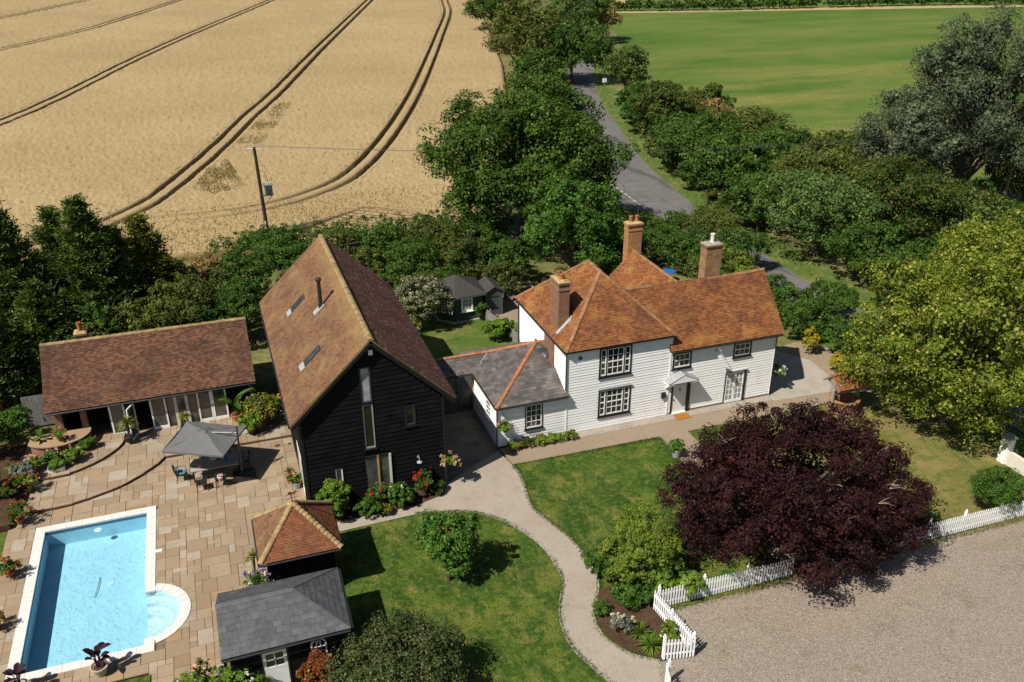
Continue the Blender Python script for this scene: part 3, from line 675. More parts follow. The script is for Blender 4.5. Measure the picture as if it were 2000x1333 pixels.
# ------------------------------------------------------------------ road, verges and fields
RC = smoothline([(84, 195), (70, 160), (60, 137), (54.2, 121), (49.7, 106), (45.0, 90), (42.7, 78), (41.6, 70), (40.4, 57), (40.5, 48.5), (42, 35), (46, 10), (50, -20)], 5)
ribbon('verge', RC, 11, -.07, 'm_verge'); ribbon('road', RC, 4.8, -.03, 'm_road')
sheet('side_road', [(41, 84), (39.2, 82.5), (35, 80.5), (28, 79.5), (28, 75.2), (35, 75.4), (39, 73), (40.5, 70)], -.034, 'm_road')
for i in range(8):
    a = np.array((39.85, 82.2)); b = np.array((39.35, 73.0)); p, q = a+(b-a)*(i/8), a+(b-a)*((i+.62)/8)
    sheet('road_marking', [(p[0]-.1, p[1]), (q[0]-.1, q[1]), (q[0]+.1, q[1]), (p[0]+.1, p[1])], -.024, 'm_line')
ed = [(p[0], p[1]) for p in RC[15:33]]
def offs(line, d):
    L = [Vector((p[0], p[1])) for p in line]; o_ = []
    for i, p in enumerate(L):
        t = (L[min(i+1, len(L)-1)]-L[max(i-1, 0)]).normalized(); o_.append((p.x+t.y*-d, p.y+t.x*d))
    return o_
sheet('green_field', [(113, 239), (101, 213), (67, 128), (60, 103), (57, 88), (58, 76), (75, 68), (110, 66), (700, 60), (430, 155), (232, 211)], -.055, 'm_green')
sheet('far_field', [(113, 239), (232, 211), (700, 100), (900, 900), (250, 900)], -.06, 'm_green')
sheet('stubble_field', [(118, 250), (126, 248), (180, 420), (155, 420)], -.045, 'm_stubble')
sheet('field_margin', [(110, 234), (113, 241), (160, 229.5), (232, 215), (430, 160), (430, 155), (232, 207.5), (160, 223)], -.04, 'm_stubble')

# wheat: a standing crop with tractor tramlines pressed into it
FIELD = [(-260, 62), (-60, 70), (-14, 74.3), (4, 73.4), (24.5, 72.5), (27, 77), (35, 98), (54, 158), (68, 209), (88, 284), (125, 430), (-260, 430)]
TR = [[(-60, 236), (-44.3, 274.5), (-35.7, 296.2), (-26.7, 321.0), (-8, 380)], [(-52, 176), (-35.3, 209.9), (-22.0, 238), (-13.0, 265.2), (0.3, 310.7), (20, 380)],
      [(-42, 88), (-24.6, 134.0), (-19.0, 150.8), (-8.9, 188.0), (5.0, 233), (27.1, 300.5), (45, 360)],
      [(75, 355), (55.5, 289.6), (28.1, 198.4), (12.8, 145.8), (7.0, 127.6), (2.1, 110.9), (-2.2, 98.1), (-5.1, 90.6), (-8.0, 85.8), (-12, 81), (-18, 77)],
      [(95, 350), (77.6, 283), (68.6, 247.3), (54, 202), (42.6, 167.2), (32.6, 137.4), (25.0, 116.6), (19.1, 102.2), (15.0, 93.9), (12.0, 89.6), (8.0, 86.2), (4.0, 84.4), (0.3, 83.9), (-3.3, 84.0), (-6.4, 84.2)]]
def dist_tracks(X, Y, off=.86):
    d = np.full(X.shape, 99.)
    for tr in TR:
        L = np.array(smoothline(tr, 8)); dm = np.full(X.shape, 99.)
        for i in range(len(L)-1):
            a, b = L[i], L[i+1]; t = b-a; l2 = (t**2).sum(); u = np.clip(((X-a[0])*t[0]+(Y-a[1])*t[1])/l2, 0, 1)
            dm = np.minimum(dm, np.hypot(X-a[0]-u*t[0], Y-a[1]-u*t[1]))
        d = np.minimum(d, np.abs(dm-off))
    return d
def edge_dist(X, Y, poly):
    d = np.full(X.shape, 99.)
    for i in range(len(poly)):
        a = np.array(poly[i], float); b = np.array(poly[(i+1) % len(poly)], float); t = b-a; u = np.clip(((X-a[0])*t[0]+(Y-a[1])*t[1])/(t**2).sum(), 0, 1)
        d = np.minimum(d, np.hypot(X-a[0]-u*t[0], Y-a[1]-u*t[1]))
    return d
def crop_h(X, Y, r_, nz):
    dt = dist_tracks(X, Y); de = edge_dist(X, Y, FIELD)
    H_ = .64+.06*snoise(X*.25, Y*.25, 1)+r_.normal(size=X.shape)*nz
    lod = np.clip((snoise(X*.22, Y*.16, 9)-.45)*3, 0, 1)*(np.hypot(X+1.5, Y-99) < 9); H_ = H_-lod*.3
    half = .23+.05*snoise(X*.4, Y*.4, 4); f = np.clip((dt-half)/.16, 0, 1); H_ = (.07+.03*r_.rand(*X.shape))*(1-f)+H_*f
    H_ = np.where(de < .6, H_*de/.6, H_); return np.where(inpoly_np(X, Y, FIELD), H_, -.4)
def grid_faces(nr, nc): ii = np.arange(nr*nc).reshape(nr, nc); return np.stack([ii[:-1, :-1], ii[:-1, 1:], ii[1:, 1:], ii[1:, :-1]], -1).reshape(-1, 4)
nt_, nr_ = 450, 310; r_ = np.random.RandomState(3)
th_ = np.radians(np.linspace(-21, 22, nt_)); ys = 1/np.linspace(1/66., 1/430., nr_)
Yg, Tg = np.meshgrid(ys, th_, indexing='ij'); Xg = Yg*np.tan(Tg)+r_.normal(size=Yg.shape)*.05; Yg = Yg+r_.normal(size=Yg.shape)*.06
inside = inpoly_np(Xg, Yg, FIELD).reshape(-1); cd = dist_tracks(Xg, Yg, 0).reshape(-1)
V = np.stack([Xg, Yg, crop_h(Xg, Yg, r_, .045)], -1).reshape(-1, 3); Fq = grid_faces(nr_, nt_)
keep = inside[Fq].any(1) & ~(cd[Fq] < 1.55).all(1); Fq = Fq[keep]
sink = cd < 1.45; V[sink, 2] = np.minimum(V[sink, 2], -.2)
Vs, Fs, base_i = [V], [Fq], len(V); acr = np.array([-2.0, -1.75, -1.5, -1.34, -1.22, -1.12, -1.04, -.95, -.77, -.68, -.6, -.5, -.38, 0, .38, .5, .6, .68, .77, .95, 1.04, 1.12, 1.22, 1.34, 1.5, 1.75, 2.0])
for tr in TR:
    L = np.array(smoothline(tr, 14)); seg = np.linalg.norm(np.diff(L, axis=0), axis=1); s_ = np.concatenate([[0], np.cumsum(seg)]); n = int(s_[-1]/.5); q = np.linspace(0, s_[-1], n)
    P = np.stack([np.interp(q, s_, L[:, 0]), np.interp(q, s_, L[:, 1])], 1); T_ = unit(np.gradient(P, axis=0)); Nn = np.stack([-T_[:, 1], T_[:, 0]], 1)
    X = P[:, :1]+Nn[:, :1]*acr; Y = P[:, 1:]+Nn[:, 1:]*acr; Z = crop_h(X, Y, r_, .02); Z[:, [0, -1]] -= .25
    F = grid_faces(n, len(acr)); ins = inpoly_np(X, Y, FIELD).reshape(-1); F = F[ins[F].all(1)]
    Vs.append(np.stack([X, Y, Z], -1).reshape(-1, 3)); Fs.append(F+base_i); base_i += X.size
tag(np_mesh('wheat_field', np.concatenate(Vs), np.concatenate(Fs), 'm_wheat'), kind='structure')
n = 9000; a = 1/(1/73.6+(1/86.-1/73.6)*r_.rand(n)); x = a*np.tan(np.radians(-21+42*r_.rand(n)))
ok = inpoly_np(x, a, FIELD) & (dist_tracks(x, a) > .3); x, a = x[ok], a[ok]; n = len(x)
P = np.stack([x, a, .62+.14*r_.rand(n)], 1); ax = np.stack([r_.normal(size=n)*.4, r_.normal(size=n)*.4, np.ones(n)], 1)
Nn = unit(np.cross(unit(ax), unit(r_.normal(size=(n, 3))))); Vw, Fw = cards(P, Nn, .28+.16*r_.rand(n), .07, r_, ax)
tag(np_mesh('wheat_ears', Vw, Fw, 'l_wheat'), 'ripe wheat ears standing above the crop', 'wheat', kind='stuff')
# rough grass: lawn blades, verge tufts
def tufts(name, label, poly, n, h, mat, z, seed, excl=(), wd=.03, cat='grass'):
    r_ = np.random.RandomState(seed); xs = [p[0] for p in poly]; yy = [p[1] for p in poly]
    x = min(xs)+(max(xs)-min(xs))*r_.rand(n); y = min(yy)+(max(yy)-min(yy))*r_.rand(n); ok = inpoly_np(x, y, poly)
    for e in excl: ok &= ~inpoly_np(x, y, e)
    ok &= (snoise(x*1.3, y*.9, seed)+r_.normal(size=n)*.35 > (.0 if cat == 'weeds' else -9))
    x, y = x[ok], y[ok]; n = len(x); hh = h*(.5+.9*r_.rand(n)); ax = np.stack([r_.normal(size=n)*.45, r_.normal(size=n)*.45, np.ones(n)], 1)
    Vt, Ft = cards(np.stack([x, y, z+hh*.4], 1), unit(np.cross(unit(ax), unit(r_.normal(size=(n, 3))))), hh, wd*(.7+.7*r_.rand(n)), r_, ax)
    return tag(np_mesh(name, Vt, Ft, mat), label, cat, kind='stuff')
tufts('grass_blades', 'short mown grass on the front lawns', [(3.2, 20), (11.2, 20), (11, 26), (12, 29), (11, 32), (9.3, 33.4), (3.2, 33.9)], 16000, .07, 'm_lawn', -.04, 1)
tufts('grass_blades', 'short mown grass between the path and house', [(13.1, 26.6), (24, 24.6), (24.5, 36.2), (12.9, 36.3), (12.7, 33), (13.6, 29)], 18000, .07, 'm_lawn', -.04, 2, [[(21.3, 24), (22.95, 24), (22.95, 37), (21.3, 37)]])
def edge_tufts(name, label, line, n, h, mat, z, seed, sp=.06, cat='grass'):
    r_ = np.random.RandomState(seed); L = np.array([p[:2] for p in line]); sg_ = np.concatenate([[0], np.cumsum(np.linalg.norm(np.diff(L, axis=0), axis=1))]); q = r_.rand(n)*sg_[-1]
    q = q[snoise(q*.9, q*0, seed)+r_.normal(size=n)*.5 > -.2]; n = len(q)
    x = np.interp(q, sg_, L[:, 0])+r_.normal(size=n)*sp; y = np.interp(q, sg_, L[:, 1])+r_.normal(size=n)*sp; hh = h*(.4+r_.rand(n)); ax = np.stack([r_.normal(size=n)*.6, r_.normal(size=n)*.6, np.ones(n)], 1)
    Vt, Ft = cards(np.stack([x, y, z+hh*.4], 1), unit(np.cross(unit(ax), unit(r_.normal(size=(n, 3))))), hh, .022*(.7+.7*r_.rand(n)), r_, ax)
    return tag(np_mesh(name, Vt, Ft, mat), label, cat, kind='stuff')
edge_tufts('edge_grass', 'grass creeping over the left edge of the curved path', PL, 5000, .11, 'l_grass', 0, 21)
edge_tufts('edge_grass', 'grass creeping over the right edge of the curved path', PR[4:], 5000, .11, 'l_grass', 0, 22)
edge_tufts('edge_grass', 'dry grass along the foot of the white picket fence', [(15.1, 24.28), (22, 24.2), (34.5, 24.12)], 6000, .16, 'l_strawgrass', 0, 23, .09)
edge_tufts('edge_grass', 'grass along the edge of the front footpath', [(12.9, 36.42), (21.2, 36.28), (21.3, 34), (21.35, 28)], 3000, .1, 'l_grass', 0, 24, .05)
V1 = offs(RC[5:], 4.4); V0 = offs(RC[5:], 2.5)
tufts('verge_grass', 'long dry grass on the verge right of the road', V0+V1[::-1], 18000, .45, 'l_strawgrass', -.07, 3, (), .09)
V1 = offs(RC[5:], -4.6); V0 = offs(RC[5:], -2.5)
tufts('verge_grass', 'long grass on the verge left of the road', V0+V1[::-1], 14000, .4, 'l_grass', -.07, 4, (), .09)
tufts('field_weeds', 'olive weeds growing in the wheat beside the tramline', [(3.9, 111), (8.6, 127), (11.5, 134), (13.2, 134), (11.5, 126), (6.8, 110)], 9000, .3, 'l_weeds', .62, 5, (), .06, 'weeds')
tufts('field_weeds', 'flattened olive patch in the wheat left of the utility pole', [(-1.5, 93), (.5, 101), (2.5, 104), (3.2, 98), (3.6, 92), (.5, 90)], 7000, .3, 'l_weeds', .55, 6, (), .06, 'weeds')

# ------------------------------------------------------------------ building helpers
def clip_convex(P, Q):
    """clip polygon P by convex ccw polygon Q (2-D)"""
    for i in range(len(Q)):
        a, b = Q[i], Q[(i+1) % len(Q)]; ex, ey = b[0]-a[0], b[1]-a[1]; out = []
        for j in range(len(P)):
            p, q = P[j], P[(j+1) % len(P)]
            sp = ex*(p[1]-a[1])-ey*(p[0]-a[0]); sq = ex*(q[1]-a[1])-ey*(q[0]-a[0])
            if sp >= 0: out.append(p)
            if (sp >= 0) != (sq >= 0): t = sp/(sp-sq); out.append((p[0]+(q[0]-p[0])*t, p[1]+(q[1]-p[1])*t))
        P = out
        if len(P) < 3: return []
    return P
def tiles(roof, poly, mat, gauge, tw, thick=.013, sep=False, name='tile', u=None, org=None, wav=.02, seed=1, jit=.0, cap=300, gname='roof_tiles'):
    """lay tiles or slates over a planar convex slope; poly[0]->poly[1] is the eave unless u is given"""
    rng = random.Random(seed); P = [Vector(p) for p in poly]; u = (Vector(u) if u else P[1]-P[0]).normalized()
    n = sum(((P[i]-P[0]).cross(P[i+1]-P[0]) for i in range(1, len(P)-1)), Vector()).normalized()
    if n.z < 0: n = -n
    v = n.cross(u); o_ = Vector(org) if org else P[0]
    Q = [((p-o_).dot(u), (p-o_).dot(v)) for p in P]
    ar = sum(Q[i][0]*Q[(i+1) % len(Q)][1]-Q[(i+1) % len(Q)][0]*Q[i][1] for i in range(len(Q)))
    if ar < 0: Q = Q[::-1]
    u0, u1 = min(q[0] for q in Q), max(q[0] for q in Q); v0, v1 = min(q[1] for q in Q), max(q[1] for q in Q)
    ph = rng.uniform(0, 6); wv = lambda a, b: wav*(math.sin(a*.9+ph)*.6+math.sin(a*2.3+b*1.7+ph*2)*.4)*math.sin(max(0, min(1, (b-v0)/(v1-v0+1e-6)))*math.pi*.8+.3)+wav*.95
    pieces = []; row = 0; b = v0
    while b < v1-.01:
        a = u0-rng.random()*.02-(tw/2 if row % 2 else 0)
        while a < u1:
            w_ = tw*(1+rng.uniform(-jit, jit)); ln = gauge+.03; g_ = .003
            R = [(a+g_, b+rng.uniform(-.004, .004)), (a+w_-g_, b+rng.uniform(-.004, .004)), (a+w_-g_, b+ln), (a+g_, b+ln)]
            c2 = clip_convex(R, Q); lift = rng.uniform(0, thick*.45); full = len(c2) == 4
            if len(c2) >= 3:
                ex = abs(sum(c2[i][0]*c2[(i+1) % len(c2)][1]-c2[(i+1) % len(c2)][0]*c2[i][1] for i in range(len(c2))))/2
                if ex > tw*gauge*.04:
                    top = []; bot = []
                    for (x, y) in c2:
                        h = thick*(2.1-1.5*(y-b)/ln)+lift; k2 = wv(x, y); base = o_+u*x+v*y
                        top.append(base+n*(h+k2)); bot.append(base+n*(k2-.004))
                    pieces.append((top, bot))
            a += w_
        b += gauge; row += 1
    big = MB(); cnt = 0
    for top, bot in pieces:
        m = MB() if (sep and cnt < cap) else big; i = len(m.v); k2 = len(top)
        m.v += [tuple(p) for p in top]+[tuple(p) for p in bot]; m.f.append(tuple(range(i, i+k2)))
        for j in range(k2): j2 = (j+1) % k2; m.f.append((i+j2, i+j, i+k2+j, i+k2+j2))
        if m is not big: m.build(name, mat, roof); cnt += 1
    if big.v: big.build(gname, mat, roof, kind='stuff')
def deck(parent, polys, mat='m_felt', th=.09, name='roof'):
    m = MB()
    for poly in polys:
        P = [Vector(p) for p in poly]; n = sum(((P[i]-P[0]).cross(P[i+1]-P[0]) for i in range(1, len(P)-1)), Vector()).normalized()
        if n.z < 0: n = -n
        m.prism([p-n*.012 for p in P], -n*th)
    return m.build(name, mat, parent)
RM = {}
def ridge(roof, p0, p1, mat, L=.42, r=.11, name='ridge_tile', lift=.03, flare=1.12):
    """half-round tiles along a ridge or hip"""
    p0, p1 = Vector(p0), Vector(p1); D_ = p1-p0; n = max(1, round(D_.length/L)); l = D_.length/n; t = D_.normalized()
    kk = (round(l, 3), r, mat, flare)
    if kk not in RM:
        m = MB(); N_ = 6
        for x, rr in ((0, r*flare), (l*1.04, r*.97)):
            for q in range(N_+1): an = math.pi*(q/N_)*1.0; m.v.append((x, rr*math.cos(an)*1.1, rr*math.sin(an)*.8))
        for q in range(N_): m.f.append((q, q+1, N_+2+q, N_+1+q))
        m.f.append(tuple(range(N_+1))); m.f.append(tuple(range(N_+1, 2*N_+2))[::-1])
        mm = m.mesh(name); mm.materials.append(M(mat)); RM[kk] = mm
    sd = Vector((0, 0, 1)).cross(t).normalized(); upv = t.cross(sd)
    q = Matrix((t, sd, upv)).transposed().to_quaternion()
    for i in range(n): inst(name, RM[kk], roof, p0+t*(l*i)+upv*(lift-.025)+Vector((0, 0, rng.uniform(-.008, .008))), q)
def boards(parent, T, L, z0, z1, step, mat, ops=(), sr=None, t0=.03, name='board'):
    z = z0
    while z < z1-.02:
        zt = min(z+step+.015, z1); a, b = sr(z, min(z+step, z1)) if sr else (0, L)
        segs = [(a, b)] if b-a > .05 else []
        for (s0, s1, q0, q1) in ops:
            if q0 < z+step*.7 and q1 > z+step*.3:
                ns = []
                for (x, y) in segs:
                    if s1 <= x or s0 >= y: ns.append((x, y)); continue
                    if s0-x > .04: ns.append((x, s0))
                    if y-s1 > .04: ns.append((s1, y))
                segs = ns
        for (x, y) in segs:
            m = MB(); d = rng.uniform(-.003, .003); e = rng.uniform(-.004, .004)
            pts = [(-.01, z+e), (t0+d, z+e), (.010+d, zt), (-.01, zt)]
            m.v = [T(x, p, q) for p, q in pts]+[T(y, p, q) for p, q in pts]
            m.f = [(0, 1, 2, 3), (7, 6, 5, 4)]+[(j, 4+j, 4+(j+1) % 4, (j+1) % 4) for j in range(4)]
            m.build(name, mat, parent)
        z += step
def window(parent, T, s0, s1, z0, z1, secs, rows, frame='m_blackpaint', fw_=.07, sash='m_white', sill=True, glass='m_glass', name='window', meet=True, bar=.022, head=False):
    """framed window: secs = [(relative width, columns)]"""
    m = MB(T); m.box(s0, s0+fw_, -.01, .05, z0, z1); m.box(s1-fw_, s1, -.01, .05, z0, z1)
    m.box(s0+fw_, s1-fw_, -.01, .05, z1-fw_, z1); m.box(s0+fw_, s1-fw_, -.01, .05, z0, z0+fw_)
    tw_ = sum(q[0] for q in secs); x = s0+fw_; W_ = s1-s0-2*fw_-(len(secs)-1)*.05; bounds = []
    for i, (rw, nc) in enumerate(secs):
        wd = W_*rw/tw_; bounds.append((x, x+wd, nc)); x += wd
        if i < len(secs)-1: m.box(x, x+.05, -.01, .045, z0+fw_, z1-fw_); x += .05
    o = m.build(name, frame, parent)
    if sill: MB(T).box(s0-.05, s1+.05, .0, .1, z0-.05, z0-.002).build('sill', frame, o)
    if head: MB(T).box(s0-.03, s1+.03, .0, .12, z1+.002, z1+.045).build('hood', 'm_lead', o)
    for (a, b, nc) in bounds:
        m = MB(T); y0, y1 = z0+fw_, z1-fw_; f_ = .055
        m.box(a, a+f_, -.008, .03, y0, y1); m.box(b-f_, b, -.008, .03, y0, y1); m.box(a+f_, b-f_, -.008, .03, y1-f_, y1); m.box(a+f_, b-f_, -.008, .03, y0, y0+f_*1.3)
        xs = [a+f_+(b-a-2*f_)*i/nc for i in range(nc+1)]; zs = [y0+f_*1.3+(y1-y0-f_*2.3)*i/rows for i in range(rows+1)]
        for q in xs[1:-1]: m.box(q-bar/2, q+bar/2, -.008, .022, y0+f_*1.3, y1-f_)
        for i, q in enumerate(zs[1:-1]): bb = bar*(2.2 if meet and i == rows//2-1 else 1); m.box(a+f_, b-f_, -.007, .024, q-bb/2, q+bb/2)
        m.build('sash', sash, o)
        for i in range(nc):
            for j in range(rows): MB(T).box(xs[i]+.003, xs[i+1]-.003, -.012, .004+rng.uniform(-.002, .002), zs[j]+.003, zs[j+1]-.003).build('pane', glass, o)
    return o
def leaf_door(parent, T, s0, s1, z0, z1, mat='m_white', glass='m_glasspanel', nc=1, nr=1, st=.09, bot=.2, name='door', d0=0):
    m = MB(T); m.box(s0, s0+st, d0, d0+.045, z0, z1); m.box(s1-st, s1, d0, d0+.045, z0, z1); m.box(s0+st, s1-st, d0, d0+.045, z1-st, z1); m.box(s0+st, s1-st, d0, d0+.045, z0, z0+bot)
    xs = [s0+st+(s1-s0-2*st)*i/nc for i in range(nc+1)]; zs = [z0+bot+(z1-z0-st-bot)*i/nr for i in range(nr+1)]
    for q in xs[1:-1]: m.box(q-.015, q+.015, d0+.004, d0+.038, z0+bot, z1-st)
    for q in zs[1:-1]: m.box(s0+st, s1-st, d0+.006, d0+.036, q-.015, q+.015)
    o = m.build(name, mat, parent)
    for i in range(nc):
        for j in range(nr): MB(T).box(xs[i]+.002, xs[i+1]-.002, d0+.012, d0+.022+rng.uniform(-.002, .002), zs[j]+.002, zs[j+1]-.002).build('pane', glass, o)
    MB(T).box(s1-st*.7, s1-st*.35, d0+.045, d0+.075, (z0+z1)/2-.05, (z0+z1)/2+.05).build('handle', 'm_darkmetal', o)
    return o
def chimney(parent, x0, x1, y0, y1, z0, z1, mat, pots, pmat='m_ridge_clay', band=True, cap='m_flaunch', ph=.38):
    m = MB().box(x0, x1, y0, y1, z0, z1-.22)
    for e, a, b in (((.03, z1-.22, z1-.14), (.06, z1-.14, z1-.03))+(((.03, z1-.5, z1-.42),) if band else ())): m.box(x0-e, x1+e, y0-e, y1+e, a, b)
    o = m.build('chimney', mat, parent)
    cx, cy = (x0+x1)/2, (y0+y1)/2; m = MB(); i = [(x0-.05, y0-.05), (x1+.05, y0-.05), (x1+.05, y1+.05), (x0-.05, y1+.05)]
    m.v = [(*p, z1-.03) for p in i]+[(cx+(p[0]-cx)*.6, cy+(p[1]-cy)*.6, z1+.05) for p in i]; m.f = [(0, 1, 5, 4), (1, 2, 6, 5), (2, 3, 7, 6), (3, 0, 4, 7), (4, 5, 6, 7), (3, 2, 1, 0)]
    m.build('flaunching', cap, o)
    for (px, py, h) in pots: MB().lathe((px, py, z1), [(.14, 0), (.15, .05), (.12, .09), (.11, h-.1), (.135, h-.08), (.135, h-.02), (.11, h), (.085, h), (.085, h-.2)], 14).build('chimney_pot', pmat, o, smooth=False)
    return o
def gutter(parent, p0, p1, mat='m_blackmetal', r=.05): return MB().tube([p0, p1], r, 6).build('gutter', mat, parent)
def pipe(parent, pts, mat='m_blackmetal', r=.035): return MB().tube(pts, r, 6).build('drainpipe', mat, parent)

# ------------------------------------------------------------------ white weatherboarded house
hs = thing('farmhouse', 'white weatherboarded farmhouse with orange tiled roofs, black window frames and three chimneys', 'house', (22, 41, 0))
EZ = 5.1
m = MB().box(16.5, 22.72, 38.36, 45.7, .0, 4.98); m.build('wall', 'm_white', hs)
m = MB().prism([(29.55, 38.36, 0), (29.55, 43.2, 0), (29.55, 43.2, 4.1), (29.55, 40.75, 6.85), (29.55, 38.36, 4.2)], (-6.83, 0, 0)); m.build('wall', 'm_white', hs)
MB().prism([(22.3, 43.1, 0), (26.85, 43.1, 0), (26.85, 43.1, 4.2), (24.57, 43.1, 6.5), (22.3, 43.1, 4.2)], (0, 3.9, 0)).build('wall', 'm_white', hs)
MB().box(22.9, 29.56, 38.325, 38.37, .0, .14).build('plinth', 'm_brick', hs)
MB().box(16.33, 16.5, 40.0, 41.2, 0, 5.35).build('chimney_breast', 'm_brick', hs)
F0 = LF(0, 38.35, 1, 0)
W = dict(up=(18.38, 20.3, 3.16, 4.92), lo=(18.42, 20.37, .69, 2.42), r1=(22.86, 24.03, 2.87, 3.88), r2=(26.72, 27.9, 2.96, 3.88), dr=(22.93, 24.12, 0, 2.0), fd=(26.38, 27.75, 0, 2.08))
ops = list(W.values())
boards(hs, F0, 0, .03, 4.96, .165, 'm_whiteboard', ops, lambda a, b: (16.52, 22.72))
boards(hs, F0, 0, .13, 4.16, .165, 'm_whiteboard', ops, lambda a, b: (22.72, 29.53))
FWst = LF(16.49, 45.7, 0, -1)
boards(hs, FWst, 0, 2.55, 4.97, .165, 'm_whiteboard', [(4.5, 5.7, 0, 6)], lambda a, b: (.02, 7.33))
FE = LF(29.56, 38.35, 0, 1)
boards(hs, FE, 0, .13, 6.7, .165, 'm_whiteboard', (), lambda a, b: (.02, 4.83) if b < 4.2 else (.02+(b-4.2)*.9, 4.83-(b-4.2)*.9))
for x in (16.5, 22.68, 29.5): MB(F0).box(x, x+.08, -.01, .045, .05, 4.95 if x < 29 else 4.1).build('corner_board', 'm_white', hs)
window(hs, F0, *W['up'], [(1, 1), (3, 3), (1, 1)], 4, fw_=.085, bar=.032); window(hs, F0, *W['lo'], [(1, 1), (3, 3), (1, 1)], 4, fw_=.085, bar=.032, head=True)
window(hs, F0, *W['r1'], [(1, 3)], 2, fw_=.09, bar=.03); window(hs, F0, *W['r2'], [(1, 3)], 2, fw_=.09, bar=.03)
# front door with gabled canopy
dr = MB(F0); dr.box(22.93, 23.03, -.01, .06, 0, 1.98); dr.box(23.92, 24.12, -.01, .09, 0, 1.98); dr.box(23.03, 23.92, -.01, .06, 1.88, 1.98)
dr = dr.build('door_frame', 'm_blackpaint', hs)
m = MB(F0); m.box(23.04, 23.91, .0, .03, .06, 1.87)
for q in range(1, 5): m.box(23.04+.174*q-.006, 23.04+.174*q+.006, .028, .036, .12, 1.8)
m.build('door_leaf', 'm_doorgrey', dr); MB(F0).box(23.03, 23.92, 0, .12, .01, .06).build('step', 'm_white', dr)
m = MB(); m.tube([(23.47+.07*math.cos(t), 38.30, 1.5+.07*math.sin(t)) for t in np.linspace(0, 6.28, 13)], .012, 5); m.build('knocker', 'm_blackmetal', dr)
MB(F0).box(23.1, 23.14, .03, .06, .85, .95).build('handle', 'm_blackmetal', dr)
cn = MB()
for sg in (-1, 1):
    a = Vector((23.35, 38.33, 2.72)); b = Vector((23.35+sg*.95, 38.33, 2.28)); cn.prism([a, b, b+Vector((0, -.62, 0)), a+Vector((0, -.62, 0))], (0, 0, .05))
cn = cn.build('door_canopy', 'm_lead', hs)
m = MB()
for sg in (-1, 1): m.prism([(23.35+sg*.93, 37.75, 2.16), (23.35+sg*.6, 37.75, 2.16), (23.35+sg*.6, 37.75, 2.28), (23.35+sg*.93, 37.75, 2.28)], (0, .57, 0)); m.prism([(23.35+sg*.72, 38.3, 1.75), (23.35+sg*.82, 38.3, 1.75), (23.35+sg*.82, 37.9, 2.16), (23.35+sg*.72, 37.9, 2.16)], (0, 0, .1))
m.prism([(22.45, 37.72, 2.28), (24.25, 37.72, 2.28), (23.35, 37.72, 2.70)], (0, .05, 0)); m.build('bracket', 'm_white', cn)
# french doors
fdr = MB(F0); fdr.box(26.38, 26.45, -.01, .05, 0, 2.08); fdr.box(27.63, 27.75, -.01, .08, 0, 2.08); fdr.box(26.45, 27.63, -.01, .05, 2.0, 2.08); fdr.box(26.45, 27.63, -.01, .05, 0, .04); fdr = fdr.build('door_frame', 'm_blackpaint', hs)
MB(F0).box(26.33, 27.8, 0, .13, 2.085, 2.13).build('hood', 'm_lead', fdr)
for a in (26.455, 27.045): leaf_door(hs, F0, a, a+.58, .045, 1.995, 'm_white', 'm_glasspale', 2, 5, .07, .16, 'french_door')
# lamps, plaque, letter box
MB().lathe((17.26, 38.30, 4.5), [(.0, 0), (.12, 0)], 18)
m = MB(); m.prism([(17.26+.12*math.cos(t), 38.315, 4.57+.12*math.sin(t)) for t in np.linspace(0, 6.28, 19)[:-1]], (0, -.02, 0)); m.build('plaque', 'm_blue', hs, label='round blue plaque')
MB(F0).box(22.29, 22.52, .02, .14, 1.2, 1.54).build('letter_box', 'm_blackmetal', hs)
def swan_lamp(parent, x, y, z, s=1):
    m = MB(); m.tube([(x, y, z+.05), (x, y-.2*s, z+.28*s), (x, y-.42*s, z+.2*s), (x, y-.45*s, z+.05*s)], .015, 5); m.lathe((x, y-.45*s, z-.06*s), [(.17*s, 0), (.15*s, .04*s), (.04*s, .1*s), (.03*s, .14*s)], 14); m.box(x-.05, x+.05, y-.02, y, z, z+.1); return m.build('wall_lamp', 'm_lead', parent)
swan_lamp(hs, 25.58, 38.32, 3.55, 1.25)
# roofs
e0, e1, e2, e3 = (16.34, 38.11, EZ), (22.78, 38.11, EZ), (22.78, 45.92, EZ), (16.34, 45.92, EZ); ra, rb = (19.56, 41.2, 8.1), (19.56, 42.85, 8.1)
S = [[e0, e1, ra], [e3, e0, ra, rb], [e1, e2, rb, ra], [e2, e3, rb]]
rf = deck(hs, S, 'm_blackpaint')
for i, s in enumerate(S[:3]): tiles(rf, s, 'm_tile_house', .115, .18, thick=.02, seed=i+10, wav=.03)
tiles(rf, S[3], 'm_tile_house', .2, .33, seed=19)
for a, b in ((e0, ra), (e1, ra), (e3, rb), (e2, rb)): ridge(rf, Vector(a)+Vector((0, 0, .02)), b, 'm_ridge_house', .36, .1)
ridge(rf, ra, rb, 'm_ridge_house', .42, .12)
b0, b1, b2, b3 = (22.58, 38.11, 4.12), (29.82, 38.11, 4.08), (29.82, 40.75, 7.02), (22.58, 40.75, 7.02); q0, q1 = (29.82, 43.4, 4.1), (22.0, 43.4, 4.1)
S = [[b0, b1, b2, b3], [(20.6, 40.75, 7.02), (22.58, 39.06, 5.17), b3], [q0, q1, (22.0, 40.75, 7.02), b2]]
rf2 = deck(hs, S, 'm_blackpaint'); u_ = Vector(b1)-Vector(b0)
tiles(rf2, S[0], 'm_tile_house', .115, .18, thick=.02, seed=21, wav=.045); tiles(rf2, S[1], 'm_tile_house', .115, .18, thick=.02, seed=22, u=(1, 0, 0), wav=.02); tiles(rf2, S[2], 'm_tile_house', .2, .33, seed=23)
